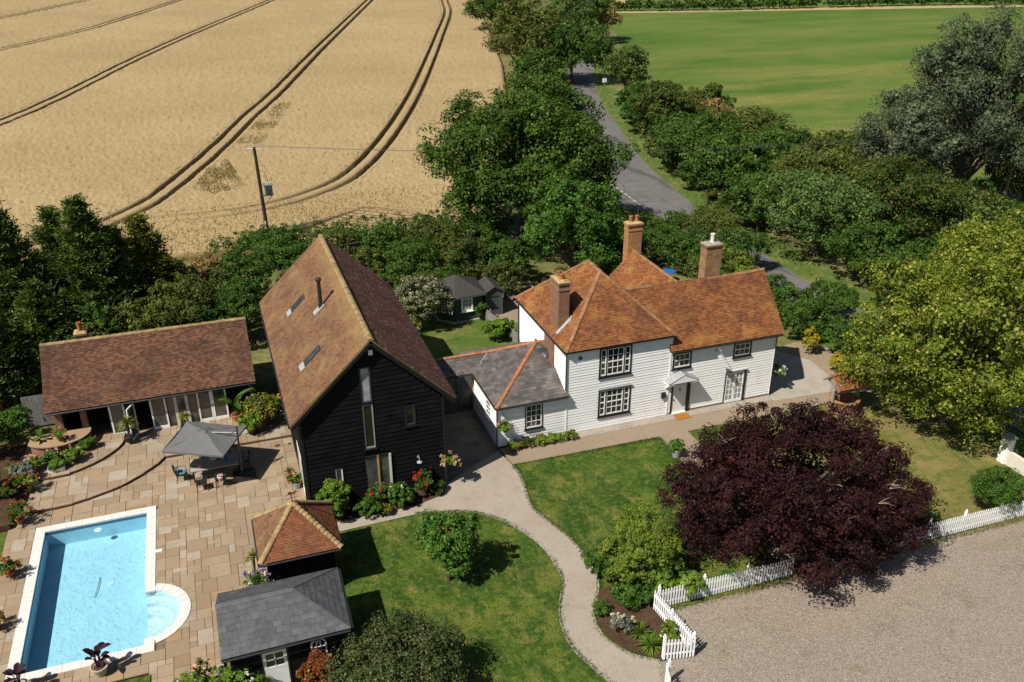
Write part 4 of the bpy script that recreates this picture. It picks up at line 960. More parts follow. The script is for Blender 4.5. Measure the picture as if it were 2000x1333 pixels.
for i in range(9):
    zz = lambda x: 7.03-.1*math.sin(math.pi*(x-20.6)/9.2); xa, xb = 20.6+9.2*i/9, 20.6+9.2*(i+1)/9
    ridge(rf2, (xa, 40.75, zz(xa)), (xb, 40.75, zz(xb)), 'm_ridge_house', .36, .12)
wz, wr = 4.2, 6.66
S = [[(22.1, 47.1, wz), (22.1, 41.9, wz), (24.57, 41.0, wr), (24.57, 47.1, wr)], [(27.04, 41.9, wz), (27.04, 47.1, wz), (24.57, 47.1, wr), (24.57, 41.0, wr)]]
rf3 = deck(hs, S, 'm_blackpaint')
tiles(rf3, [(22.1, 47.1, wz), (22.1, 41.0, wz), (24.57, 41.0, wr), (24.57, 47.1, wr)], 'm_tile_house', .115, .18, thick=.02, seed=31); tiles(rf3, [(27.04, 41.0, wz), (27.04, 47.1, wz), (24.57, 47.1, wr), (24.57, 41.0, wr)], 'm_tile_house', .14, .22, seed=32)
ridge(rf3, (24.57, 41.0, wr), (24.57, 47.15, wr), 'm_ridge_house', .4, .11)
MB().tube([(16.42, 38.15, 5.05), (22.7, 38.1, 5.05)], .045, 6).build('gutter', 'm_blackmetal', hs); gutter(hs, (22.75, 38.06, 4.06), (29.75, 38.06, 4.02)); gutter(hs, (16.3, 38.2, 5.05), (16.3, 45.8, 5.05))
pipe(hs, [(29.52, 38.1, 4.0), (29.52, 38.27, 3.8), (29.52, 38.27, .05)]); pipe(hs, [(16.43, 38.22, 5.0), (16.45, 38.28, 4.8), (16.45, 38.28, 2.75)]); pipe(hs, [(16.4, 45.6, 5.0), (16.42, 45.6, .1)])
chimney(hs, 16.66, 17.26, 40.0, 41.15, 5.3, 8.3, 'm_brick', [(16.95, 40.35, .36), (16.95, 40.8, .36)])
m = MB(); m.prism([(16.52, 39.8, 5.38), (17.3, 39.8, 6.11), (17.3, 40.0, 6.15), (16.52, 40.0, 5.41)], (0, 0, .05)); m.prism([(17.26, 39.9, 6.08), (17.42, 39.9, 6.23), (17.42, 41.2, 6.23), (17.26, 41.2, 6.08)], (0, 0, .05)); m.build('flashing', 'm_lead', hs)
chimney(hs, 24.15, 25.1, 47.05, 47.65, .0, 8.45, 'm_brickorange', [(24.42, 47.35, .42), (24.83, 47.35, .42)])
chimney(hs, 26.1, 27.1, 41.1, 41.75, 5.9, 8.85, 'm_brickold', [(26.6, 41.42, .55)], 'm_cream', False, 'm_capstone')
m = MB(); m.tube([(25.0, 47.6, 8.2), (25.0, 47.6, 9.6)], .015, 4); m.tube([(24.2, 47.6, 9.55), (25.8, 47.6, 9.6)], .012, 4)
for q in range(6): m.tube([(24.3+.26*q, 47.4, 9.56), (24.3+.26*q, 47.8, 9.56)], .008, 4)
m.build('aerial', 'm_steel', hs)
m = MB(); dd_ = Vector((-.6, -.7, .35)).normalized(); a_ = dd_.orthogonal().normalized(); b_ = dd_.cross(a_); cc_ = Vector((16.15, 40.75, 3.95))
for r_0, h_ in ((.03, 0), (.18, .025), (.3, .07), (.31, .06)):
    for q in range(14): an = q*math.pi/7; m.v.append(tuple(cc_+dd_*h_+(a_*math.cos(an)+b_*math.sin(an))*r_0))
for j in range(3):
    for q in range(14): m.f.append((j*14+q, j*14+(q+1) % 14, (j+1)*14+(q+1) % 14, (j+1)*14+q))
m.f.append(tuple(range(14))); m.tube([cc_, cc_+Vector((.2, .0, -.15))], .02, 5); m.build('satellite_dish', 'm_darkmetal', hs)

# ------------------------------------------------------------------ single-storey slate wing and glazed link
wg = thing('slate_wing', 'single storey white weatherboarded wing with grey slate hipped roof and orange hip tiles', 'building', (14.5, 41, 0))
MB().box(12.63, 16.49, 38.36, 45.0, 0, 2.52).build('wall', 'm_white', wg)
wn = (14.15, 15.17, .78, 2.31)
boards(wg, F0, 0, .03, 2.5, .165, 'm_whiteboard', [wn], lambda a, b: (12.65, 16.5)); window(wg, F0, *wn, [(1, 3)], 4, fw_=.05)
FW2 = LF(12.62, 45, 0, -1); wl = (4.72, 5.52, 1.05, 2.1)
boards(wg, FW2, 0, .03, 2.5, .165, 'm_whiteboard', [wl], lambda a, b: (2.4, 6.63)); window(wg, FW2, *wl, [(1, 2)], 3, frame='m_white', fw_=.05)
MB(F0).box(12.6, 12.68, -.01, .045, .02, 2.5).build('corner_board', 'm_white', wg)
a0, a1, a2, a3 = (12.48, 38.11, 2.5), (16.6, 38.11, 2.5), (16.6, 45.07, 2.5), (12.48, 45.07, 2.5); E_, E2 = (15.98, 41.6, 4.2), (16.48, 41.6, 4.2)
S = [[a0, a1, E2, E_], [a3, a0, E_], [a2, a3, E_, E2]]
rf = deck(wg, S, 'm_blackpaint')
tiles(rf, S[1], 'm_slate_old', .2, .32, .008, True, 'slate', seed=41, wav=.015, jit=.12, cap=200); tiles(rf, S[0], 'm_slate_old', .2, .32, .008, True, 'slate', seed=42, wav=.015, jit=.12, cap=100, gname='slates'); tiles(rf, S[2], 'm_slate_old', .25, .4, .008, seed=43, gname='slates')
ridge(rf, a0, E_, 'm_ridge_clay', .42, .1); ridge(rf, (13.77, 43.47, 3.1), E_, 'm_ridge_clay', .42, .1); ridge(rf, E_, E2, 'm_ridge_clay', .42, .1)
MB().lathe((15.98, 41.6, 4.2), [(.09, 0), (.1, .06), (.05, .1), (.07, .16), (.03, .24)], 10).build('finial', 'm_ridge_clay', rf)
gutter(wg, (12.5, 38.07, 2.46), (16.5, 38.07, 2.46)); gutter(wg, (12.44, 38.15, 2.46), (12.44, 42.3, 2.46)); pipe(wg, [(12.56, 38.26, 2.45), (12.56, 38.26, .03)])
m = MB(); 
for q in range(7): m.tube([(14.35+.1*q, 38.28, .62), (14.35+.1*q, 38.12, .55), (14.38+.09*q, 38.14, .42), (14.38+.09*q, 38.28, .36)], .008, 4)
m.tube([(14.33, 38.12, .6), (14.98, 38.12, .6)], .01, 4); m.build('window_basket', 'm_blackmetal', wg)
lk = thing('glazed_link', 'low glazed link with slate roof joining the black barn to the white wing', 'building', (10.9, 43.4, 0))
MB().box(9.1, 12.62, 43.9, 44.3, 0, 2.6).build('wall', 'm_white', lk)
S = [[(8.9, 42.31, 2.5), (12.57, 42.31, 2.5), (13.77, 43.45, 3.1), (8.9, 43.45, 3.1)], [(13.77, 44.6, 2.5), (8.9, 44.6, 2.5), (8.9, 43.45, 3.1), (13.77, 43.45, 3.1)]]
rf = deck(lk, S, 'm_blackpaint'); tiles(rf, S[0], 'm_slate_old', .2, .32, .008, True, 'slate', seed=45, wav=.01, jit=.1); tiles(rf, S[1], 'm_slate_old', .25, .4, .008, seed=46, gname='slates')
ridge(rf, (9.0, 43.45, 3.1), (13.77, 43.45, 3.1), 'm_ridge_clay', .45, .1); MB().tube([(12.6, 42.33, 2.53), (13.77, 43.44, 3.13)], .04, 5).build('valley', 'm_lead', rf)
FL = LF(9.1, 42.6, 1, 0)
for q in range(4): leaf_door(lk, FL, .05+.86*q, .05+.86*(q+1)-.02, .02, 2.35, 'm_darkmetal', 'm_glasspanel', 1, 1, .06, .1, 'glazed_panel')
MB(FL).box(0, 3.5, -.05, .06, 2.36, 2.5).build('beam', 'm_blackpaint', lk); MB(FL).box(3.42, 3.5, -.02, .07, 0, 2.36).build('post', 'm_oakpost', lk)
MB().box(9.1, 12.6, 42.75, 43.9, .01, .02).build('floor', 'm_interior', lk); gutter(lk, (9.2, 42.27, 2.46), (12.5, 42.27, 2.46))

# ------------------------------------------------------------------ black barn
bn = thing('barn', 'tall black weatherboarded barn with steep mossy brown tiled roof and flue', 'barn', (5.7, 43, 0))
MB().prism([(2.36, 35.93, 0), (9.08, 35.93, 0), (9.08, 35.93, 5.15), (5.82, 35.93, 8.42), (2.36, 35.93, 5.2)], (0, 14.4, 0)).build('wall', 'm_blackboard', bn)
FB = LF(0, 35.92, 1, 0)
bo = [(5.2, 5.75, 2.95, 7.32), (7.2, 7.73, 3.82, 4.92), (5.16, 6.4, 0, 2.55), (3.66, 4.1, 1.1, 2.2)]
boards(bn, FB, 0, .12, 8.3, .235, 'm_blackboard', bo, lambda a, b: (2.36, 9.08) if b < 5.15 else (2.36+(b-5.15)*1.06, 9.08-(b-5.15)*1.0), t0=.038)
window(bn, FB, 5.2, 5.75, 5.42, 7.32, [(1, 1)], 1, frame='m_blackpaint', fw_=.035, sash='m_darkmetal', sill=False, glass='m_glasspale', meet=False)
window(bn, FB, 5.2, 5.75, 2.95, 5.38, [(1, 1)], 1, frame='m_blackpaint', fw_=.03, sash='m_lead', sill=True, glass='m_glass', meet=False)
window(bn, FB, 7.2, 7.73, 3.82, 4.92, [(1, 1)], 1, frame='m_blackpaint', fw_=.05, sash='m_darkmetal', glass='m_glass', meet=False); window(bn, FB, 3.66, 4.1, 1.1, 2.2, [(1, 1)], 1, fw_=.05, glass='m_glasspanel', meet=False)
gz = MB(FB).box(5.16, 6.4, -.02, .01, .02, 2.5).build('glazing', 'm_glasspanel', bn)
MB(FB).box(5.73, 5.81, .0, .08, 0, 2.52).build('post', 'm_oakpost', bn); MB(FB).box(6.3, 6.4, .0, .1, 0, 2.52).build('post', 'm_cream', bn); MB(FB).box(5.16, 6.4, 0, .06, 2.46, 2.55).build('lintel', 'm_blackpaint', bn)
swan_lamp(bn, 7.71, 35.9, 1.95, .8); MB(FB).box(5.71, 5.9, .03, .12, 7.9, 8.15).build('alarm_box', 'm_white', bn)
FBw = LF(2.35, 50.3, 0, -1)
boards(bn, FBw, 0, .12, 5.1, .235, 'm_blackboard', [(11.2, 13.6, 0, 2.25)], lambda a, b: (.02, 14.35), t0=.036)
leaf_door(bn, FBw, 11.25, 12.4, .03, 2.2, 'm_white', 'm_glasspanel', 1, 1, .1, .2, d0=.0); leaf_door(bn, FBw, 12.42, 13.57, .03, 2.2, 'm_white', 'm_glasspanel', 1, 1, .1, .2, d0=.0)
FBe = LF(9.09, 35.93, 0, 1)
boards(bn, FBe, 0, .12, 5.1, .235, 'm_blackboard', (), lambda a, b: (.02, 14.35), t0=.036)
for x in (2.33, 9.03): MB(FB).box(x, x+.1, -.01, .055, 0, 5.1).build('corner_board', 'm_blackpaint', bn)
l0, l1, rp0, rp1, g0, g1 = (1.93, 50.6, 4.98), (1.93, 35.63, 4.98), (5.83, 35.63, 8.7), (5.83, 50.6, 8.7), (9.65, 35.63, 5.05), (9.65, 50.6, 5.05)
S = [[l0, l1, rp0, rp1], [g0, g1, rp1, rp0]]
rf = deck(bn, S, 'm_blackpaint', .12); tiles(rf, S[0], 'm_tile_barn', .115, .18, thick=.02, seed=51, wav=.025); tiles(rf, S[1], 'm_tile_barn_east', .115, .18, thick=.02, seed=52, wav=.025)
ridge(rf, rp0, rp1, 'm_ridge_moss', .42, .13)
for a, b in ((l1, rp0), (rp0, g0)): MB().tube([Vector(a)+Vector((0, .05, .0)), Vector(b)+Vector((0, .05, .0))], .055, 6).build('verge', 'm_ridge_moss', rf)
m = MB()
for a, b in ((l1, rp0), (rp0, g0)):
    a, b = Vector(a)+Vector((0, .06, -.09)), Vector(b)+Vector((0, .06, -.09)); m.prism([a, b, b+Vector((0, 0, -.22)), a+Vector((0, 0, -.22))], (0, .04, 0))
m.build('bargeboard', 'm_blackpaint', bn)
gutter(bn, (1.86, 35.7, 4.93), (1.86, 50.5, 4.93)); gutter(bn, (9.72, 35.7, 5.0), (9.72, 50.5, 5.0)); pipe(bn, [(2.0, 35.8, 4.9), (2.26, 35.95, 4.6), (2.26, 35.95, .05)])
kz = lambda x: 4.98+(x-1.93)*.954
def skylight(x0, x1, y0, y1):
    n = Vector((-.69, 0, .724)); m = MB()
    P = [Vector((x0, y0, kz(x0)))+n*.05, Vector((x0, y1, kz(x0)))+n*.05, Vector((x1, y1, kz(x1)))+n*.05, Vector((x1, y0, kz(x1)))+n*.05]
    m.prism(P, n*.07); o = m.build('skylight', 'm_darkmetal', bn); c_ = sum(P, Vector())/4
    MB().prism([c_+(p-c_)*.78+n*.06 for p in P], n*.014).build('pane', 'm_glass', o)
    MB().prism([Vector((x0-.25, y0-.05, kz(x0-.25)))+n*.07, Vector((x0-.25, y1+.05, kz(x0-.25)))+n*.07, Vector((x0-.01, y1+.05, kz(x0-.01)))+n*.07, Vector((x0-.01, y0-.05, kz(x0-.01)))+n*.07], n*.02).build('flashing', 'm_lead', o)
skylight(3.35, 4.12, 45.3, 45.85); skylight(3.2, 4.0, 38.95, 39.5)
m = MB(); m.tube([(4.58, 42.65, 7.4), (4.58, 42.65, 9.05)], .1, 12); m.tube([(4.58, 42.65, 7.5), (4.58, 42.65, 7.75)], .13, 12); m.tube([(4.58, 42.65, 9.08), (4.58, 42.65, 9.16)], .17, 12); m.tube([(4.58, 42.65, 9.16), (4.58, 42.65, 9.24)], [.17, .05], 12); fl = m.build('flue', 'm_blackmetal', bn)
MB().prism([(4.2, 42.4, kz(4.2)+.11), (4.2, 42.9, kz(4.2)+.11), (4.75, 42.9, kz(4.75)+.11), (4.75, 42.4, kz(4.75)+.11)], (-.03, 0, .03)).build('flashing', 'm_lead', fl)
m = MB(); m.tube([(7.1, 48.9, 7.5), (7.1, 48.9, 8.6)], .018, 4); m.tube([(6.9, 48.9, 8.6), (8.2, 49.2, 8.5)], .014, 4)
for q in range(7): m.tube([(7.1+.17*q, 48.75+.04*q, 8.58), (7.1+.17*q, 49.1+.04*q, 8.58)], .008, 4)
m.build('aerial', 'm_steel', bn)

# ------------------------------------------------------------------ garden annex (long low tiled room)
an = thing('garden_room', 'long low garden room with dark red tiled roof and white glazed doors', 'building', (-4.4, 48.5, .15))
m = MB().box(-9.5, -9.3, 46.3, 51.6, 0, 2.5); m.box(-9.3, .6, 51.4, 51.6, 0, 2.5); m.box(.5, .7, 46.1, 51.4, 0, 2.5); m.box(-6.95, -6.85, 46.9, 51.4, 0, 2.5); m.build('wall', 'm_brick', an)
MB().box(-9.28, .48, 46.2, 51.38, .1, .17).build('floor', 'm_interior', an)
for a, b in (((-9.5, 2.4), (-9.3, 2.4)), ((.5, 2.4), (.7, 2.4))): MB().prism([(a[0], 46.2, 2.5), (a[0], 51.5, 2.5), (a[0], 48.9, 4.6)], (.2, 0, 0)).build('gable', 'm_blackboard', an)
FA = LF(0, 46.12, 1, 0)
for a, b in ((-6.78, -6.0), (-4.72, -3.9), (-2.29, -1.53), (-1.52, -.74)): leaf_door(an, FA, a, b, .18, 2.12, 'm_white', 'm_glasspanel', 1, 1, .085, .17)
for x in (-3.5, -2.92): MB(FA).box(x, x+.17, -.05, .03, .17, 2.15).build('post', 'm_cream', an)
for x0, x1 in ((-3.85, -3.52), (-3.31, -2.94), (-2.73, -2.31)): MB(FA).box(x0, x1, -.06, -.03, .18, 2.15).build('pane', 'm_glasspanel', an)
MB(FA).box(-6.85, .5, -.06, .03, 2.14, 2.4).build('beam', 'm_blackpaint', an); MB(FA).box(-.72, .5, -.08, .0, .17, 2.13).build('panel', 'm_blackboard', an)
FO = LF(-5.84, 45.25, .42, .907); leaf_door(an, FO, 0, .78, .18, 2.12, 'm_white', 'm_glasspanel', 1, 1, .085, .17)
n0, n1, n2, n3 = (-9.75, 45.8, 2.32), (.92, 45.78, 2.32), (.92, 48.95, 4.82), (-9.8, 49.0, 4.82)
S = [[n0, n1, n2, n3], [(.92, 52.1, 2.32), (-9.75, 52.1, 2.32), n3, n2]]
rf = deck(an, S, 'm_blackpaint'); tiles(rf, S[0], 'm_tile_annex', .115, .18, thick=.02, seed=61, wav=.035); tiles(rf, S[1], 'm_tile_annex', .2, .33, seed=62)
ridge(rf, n3, n2, 'm_ridge_moss', .4, .12); gutter(an, (-9.7, 45.74, 2.26), (.9, 45.72, 2.26))
chimney(an, -8.1, -7.55, 49.6, 50.15, 3.5, 5.0, 'm_brickold', [(-7.82, 49.87, .55)], 'm_ridge_clay', True, 'm_flaunch')
for x in (-9.4, -8.2): MB().box(x, x+.3, 46.15, 46.45, .0, 2.35).build('pier', 'm_brick', an)
# curved brick counter by the annex
ct = thing('brick_counter', 'curved brick garden counter with stone top beside the garden room', 'counter', (-8.9, 45.2, .3))
m = MB(); m.prism([(-9.4+1.5*math.cos(t)*1, 45.9+1.15*math.sin(t), .3) for t in np.linspace(-2.6, 0, 13)]+[(-7.9, 46.1, .3), (-10.6, 46.1, .3)], (0, 0, .62)); m.build('base', 'm_brick', ct)
m = MB(); m.prism([(-9.4+1.62*math.cos(t), 45.9+1.27*math.sin(t), .922) for t in np.linspace(-2.6, 0, 13)]+[(-7.8, 46.1, .922), (-10.7, 46.1, .922)], (0, 0, .06)); m.build('counter_top', 'm_flag', ct)

# ------------------------------------------------------------------ pavilion with pyramid roof
pv = thing('pavilion', 'small square black pavilion with orange pyramid tiled roof and rusty finial', 'pavilion', (1.37, 31.5, 0))
MB().box(.05, 2.7, 30.2, 32.8, 0, 2.3).build('wall', 'm_blackboard', pv)
for T_, a, b in ((LF(.05, 30.19, 1, 0), 0, 2.65), (LF(.04, 32.8, 0, -1), 0, 2.6), (LF(2.71, 30.2, 0, 1), 0, 2.6)): boards(pv, T_, 0, .05, 2.28, .2, 'm_blackboard', (), lambda q, r, a=a, b=b: (a, b), t0=.035)
c0, c1, c2_, c3, ap = (-.25, 29.9, 2.32), (3.02, 29.9, 2.32), (3.02, 33.1, 2.32), (-.25, 33.1, 2.32), (1.385, 31.5, 3.86)
S = [[c0, c1, ap], [c3, c0, ap], [c1, c2_, ap], [c2_, c3, ap]]
rf = deck(pv, S, 'm_blackpaint')
tiles(rf, S[0], 'm_tile_pav', .105, .18, .015, True, 'tile', seed=71, cap=240); tiles(rf, S[1], 'm_tile_barn', .105, .18, .015, seed=72); tiles(rf, S[2], 'm_tile_pav', .105, .18, .015, seed=73); tiles(rf, S[3], 'm_tile_pav', .105, .18, .015, seed=74)
for c_ in (c0, c1, c2_, c3): ridge(rf, Vector(c_)+Vector((0, 0, .02)), ap, 'm_ridge_moss', .19, .095, 'hip_tile', .035, 1.35)
for a, b in ((c0, c1), (c1, c2_), (c3, c0)): d_ = (Vector(a)+Vector(b))/2-Vector(ap); d_.z = 0; d_ = d_.normalized()*.05; gutter(pv, Vector(a)+d_+Vector((0, 0, -.06)), Vector(b)+d_+Vector((0, 0, -.06)))
m = MB(); m.tube([(1.385, 31.5, 3.8), (1.385, 31.5, 4.35)], .022, 6)
for dx, dy in ((.28, .05), (-.05, .28)): m.tube([(1.385-dx, 31.5-dy, 4.1), (1.385+dx, 31.5+dy, 4.1)], .012, 4)
m.prism([(1.2, 31.45, 4.3), (1.55, 31.5, 4.28), (1.62, 31.52, 4.42), (1.45, 31.5, 4.36), (1.3, 31.47, 4.44)], (0, .02, 0)); m.tube([(1.1, 31.4, 4.32), (1.7, 31.6, 4.32)], .014, 4); m.build('weathervane', 'm_rust', pv)
# ------------------------------------------------------------------ slate shed
sd = thing('garden_shed', 'black boarded shed with dark grey slate hipped roof and pale grey stable door', 'shed', (.3, 27.1, 0))
MB().box(-1.75, 2.32, 25.58, 28.6, 0, 2.2).build('wall', 'm_blackboard', sd); MB().prism([(-1.75, 25.6, 2.2), (-1.75, 28.6, 2.2), (-1.75, 27.08, 3.0)], (.15, 0, 0)).build('gable', 'm_blackboard', sd)
FS = LF(0, 25.57, 1, 0)
boards(sd, FS, 0, .05, 2.15, .18, 'm_blackboard', [(-.72, .28, 0, 2.0), (1.05, 1.7, 1.0, 1.95)], lambda a, b: (-1.75, 2.32), t0=.035)
m = MB(FS); m.box(-.72, -.66, -.01, .05, 0, 2.0); m.box(.22, .28, -.01, .05, 0, 2.0); m.box(-.66, .22, -.01, .05, 1.94, 2.0); m.build('door_frame', 'm_blackpaint', sd)
d_ = MB(FS); d_.box(-.65, .21, .0, .03, .03, 1.0); 
for a, b, c_, e in ((-.65, -.53, 1.0, 1.93), (.09, .21, 1.0, 1.93), (-.53, .09, 1.72, 1.93), (-.53, .09, 1.0, 1.1), (-.24, -.2, 1.1, 1.72), (-.53, .09, 1.39, 1.43)): d_.box(a, b, .0, .035, c_, e)
d_ = d_.build('door', 'm_doorgrey', sd)
for a, b in ((-.53, -.24), (-.2, .09)):
    for c_, e in ((1.1, 1.39), (1.43, 1.72)): MB(FS).box(a+.002, b-.002, .0, .012, c_+.002, e-.002).build('pane', 'm_glass', d_)
def archpts(x0, x1, z0, z1): 
    r_ = (x1-x0)/2; return [(x0, z0), (x1, z0)]+[((x0+x1)/2+r_*math.cos(t), z1-r_*1.1+r_*1.1*math.sin(t)) for t in np.linspace(0, math.pi, 13)]
aw = MB(); o_ = archpts(1.08, 1.66, 1.05, 1.95); i_ = archpts(1.14, 1.6, 1.11, 1.89)
for q in range(len(o_)):
    q2 = (q+1) % len(o_); aw.prism([(*[o_[q][0], 25.56], o_[q][1]), (o_[q2][0], 25.56, o_[q2][1]), (i_[q2][0], 25.56, i_[q2][1]), (i_[q][0], 25.56, i_[q][1])], (0, -.05, 0))
for x in (1.29, 1.45): aw.box(x-.01, x+.01, 25.52, 25.56, 1.11, 1.84)
for z in (1.3, 1.5): aw.box(1.14, 1.6, 25.525, 25.56, z-.01, z+.01)
aw.tube([(1.29, 25.54, 1.5), (1.33, 25.54, 1.72), (1.45, 25.54, 1.86)], .012, 4); aw.tube([(1.45, 25.54, 1.5), (1.41, 25.54, 1.72), (1.29, 25.54, 1.86)], .012, 4)
aw = aw.build('arched_window', 'm_white', sd); m = MB(); m.prism([(x, 25.575, z) for x, z in i_], (0, -.02, 0)); m.build('pane', 'm_glass', aw)
s0_, s1_, s2_, s3_ = (-2.02, 25.32, 2.2), (2.58, 25.34, 2.2), (2.66, 28.84, 2.2), (-1.95, 28.85, 2.2); ra, rb = (-1.98, 27.08, 3.15), (.79, 27.08, 3.15)
S = [[s0_, s1_, rb, ra], [s1_, s2_, rb], [s2_, s3_, ra, rb]]
rf = deck(sd, S, 'm_blackpaint')
for i, s in enumerate(S): tiles(rf, s, 'm_slate', .235, .34, .009, True, 'slate', seed=81+i, wav=.008, jit=.1, cap=140)
for a, b in ((s1_, rb), (s2_, rb)): MB().tube([Vector(a)+Vector((0, 0, .02)), Vector(b)+Vector((0, 0, .03))], .025, 5).build('hip_roll', 'm_slate', rf)
m = MB(); m.prism([(-2.0, 26.95, 3.1), (.8, 26.95, 3.1), (.8, 27.08, 3.2), (-2.0, 27.08, 3.2)], (0, 0, .02)); m.prism([(-2.0, 27.21, 3.1), (.8, 27.21, 3.1), (.8, 27.08, 3.2), (-2.0, 27.08, 3.2)], (0, 0, .02)); m.build('ridge_capping', 'm_slate', rf)
gutter(sd, (-2.0, 25.27, 2.14), (2.55, 25.29, 2.14)); gutter(sd, (2.65, 25.4, 2.14), (2.72, 28.8, 2.14))

# ------------------------------------------------------------------ summer house, tool shed and fence behind
sh = thing('summer_house', 'dark grey painted summer house with felt pyramid roof and white lattice windows', 'summer house', (15.6, 55.8, 0))
base = [(14.9, 54.36), (16.95, 54.5), (17.1, 57.2), (13.9, 57.2), (13.95, 55.15)]
MB().prism([(*p, 0) for p in base], (0, 0, 1.9)).build('wall', 'm_hutpaint', sh)
MB().prism([(15+(p[0]-15)*1.12, 55.6+(p[1]-55.6)*1.12, -.02) for p in base], (0, 0, .1)).build('base', 'm_stonepot', sh)
ctr = Vector((15.35, 55.6, 3.05)); m = MB(); ov = [Vector((15.5+(p[0]-15.5)*1.14, 55.8+(p[1]-55.8)*1.14, 1.88)) for p in base]
for i in range(5): m.prism([ov[i], ov[(i+1) % 5], ctr], (0, 0, .05))
rf = m.build('roof', 'm_felt', sh)
for i in range(5): MB().tube([ov[i]+Vector((0, 0, -.03)), ov[(i+1) % 5]+Vector((0, 0, -.03))], .035, 4).build('fascia', 'm_shedpaint', rf)
T_ = LF(14.9, 54.36, .9977, .0681); window(sh, T_, .45, 1.3, .75, 1.72, [(1, 3)], 3, frame='m_white', fw_=.05, meet=False, glass='m_glasspale')
T_ = LF(13.95, 55.15, .769, -.639); window(sh, T_, .2, .62, .6, 1.72, [(1, 2)], 4, frame='m_hutpaint', fw_=.04, meet=False); window(sh, T_, .66, 1.1, .6, 1.72, [(1, 2)], 4, frame='m_hutpaint', fw_=.04, meet=False)
ts = thing('tool_shed', 'small grey green timber shed with pitched felt roof beside the summer house', 'shed', (17.9, 55.6, 0))
m = MB().prism([(17.2, 54.8, 0), (18.5, 54.75, 0), (18.5, 54.75, 1.72), (17.85, 54.78, 2.12), (17.2, 54.8, 1.72)], (.05, 1.9, 0)); m.build('wall', 'm_shedpaint', ts)
for q in range(9): MB().box(17.22+.143*q, 17.22+.143*q+.135, 54.725, 54.76, .02, 1.72+.38*(1-abs(q-4)/4.2)).build('board', 'm_shedpaint', ts)
m = MB()
for sg in (-1, 1): m.prism([(17.85, 54.6, 2.16), (17.85+sg*.8, 54.6, 1.68), (17.85+sg*.8, 56.8, 1.68), (17.85, 56.8, 2.16)], (.03, 0, .05))
m.build('roof', 'm_felt', ts); m = MB(); m.box(17.5, 18.2, 54.70, 54.72, .5, .56); m.box(17.5, 18.2, 54.70, 54.72, 1.4, 1.46); m.build('door_hinge', 'm_blackmetal', ts)
fn = thing('board_fence', 'low grey weathered board fence between the back lawn and yard', 'fence', (17.3, 52.2, 0))
pa, pb = Vector((16.95, 54.5, 0)), Vector((17.85, 49.6, 0)); n = 26; t = (pb-pa)/n; nn = Vector((t.y, -t.x, 0)).normalized()*.02
for i in range(n):
    a, b = pa+t*(i+.04), pa+t*(i+.96); MB().prism([a, b, b+nn, a+nn], (0, 0, .86+rng.uniform(-.03, .03))).build('board', 'm_greywood', fn)
for i in range(0, n+1, 5): p = pa+t*i-nn*3; MB().box(p.x-.05, p.x+.05, p.y-.05, p.y+.05, 0, 1.02).build('post', 'm_greywood', fn)
bw = thing('garden_wall', 'grey timber screen wall left of the garden room', 'fence', (-10.3, 48.5, 0))
for i in range(10): MB().box(-11.4+.17*i, -11.4+.17*i+.16, 49.0, 49.03, 0, 1.9).build('board', 'm_greywood', bw)

# ------------------------------------------------------------------ fences
def picket_run(name, label, a, b, h=.95, step=.125, posts=(), gate=False):
    a, b = Vector((*a, 0)), Vector((*b, 0)); L = (b-a).length; t = (b-a)/L; n = Vector((t.y, -t.x, 0)); f = thing(name, label, 'fence', (a+b)/2)
    mm = {}
    for v_ in range(3):
        m = MB(); w_ = .065; hh = h+(v_-1)*.012
        m.prism([t*(-w_/2), t*(w_/2), t*(w_/2)+Vector((0, 0, hh-.06)), Vector((0, 0, hh)), t*(-w_/2)+Vector((0, 0, hh-.06))], n*.02); q = m.mesh('picket'); q.materials.append(M('m_white')); mm[v_] = q
    k2 = int(L/step)
    for i in range(k2+1): inst('picket', mm[rng.randrange(3)], f, a+t*(i*L/k2)+Vector((0, 0, .04)))
    for z in (.25, h-.25):
        p = a-n*.035; q = b-n*.035; MB().prism([p+Vector((0, 0, z)), q+Vector((0, 0, z)), q+Vector((0, 0, z+.08)), p+Vector((0, 0, z+.08))], n*.033).build('rail', 'm_white', f)
    for s in posts:
        p = a+t*(s*L)-n*.09; m = MB(); m.box(p.x-.05, p.x+.05, p.y-.05, p.y+.05, 0, h+.1); m.lathe((p.x, p.y, h+.1), [(.065, 0), (.065, .025), (.02, .05), (.045, .09), (.02, .13)], 10); m.build('post', 'm_white', f)
    return f
picket_run('picket_fence', 'short white picket fence facing the drive in front of the planting bed', (13.85, 21.98), (14.98, 21.75), 1.0, .128, (0, 1))
picket_run('picket_fence', 'white picket fence running back along the right side of the planting bed', (15.02, 21.85), (14.75, 24.55), 1.0, .128, (.5,))
picket_run('picket_fence', 'white picket fence left of and under the purple tree', (15.0, 24.55), (21.3, 24.42), .95, .125, (0, .33, .66, 1))
picket_run('picket_fence', 'long white picket fence between purple tree and round green bush', (22.9, 24.42), (34.6, 24.3), .95, .125, (0, .2, .49, .66, .84, 1))
picket_run('picket_fence', 'bit of white picket fence at the bottom edge beside the path mouth', (13.35, 20.95), (13.15, 20.3), 1.0, .13, (0,))
g_ = thing('white_gate', 'white gate leaf standing open at the right edge of the drive', 'gate', (34.4, 24.1, 0))
T_ = LF(34.3, 24.1, .96, -.28); m = MB(T_)
for z in (.15, .45, .75, .98): m.box(0, 1.1, 0, .04, z, z+.07)
m.box(-.05, .05, -.01, .05, 0, 1.2); m.box(1.05, 1.13, -.01, .05, .1, 1.1); m.build('frame', 'm_white', g_)
gw = thing('white_wall', 'low white garden wall with capped pillar beside the lime tree', 'wall', (37, 28, 0))
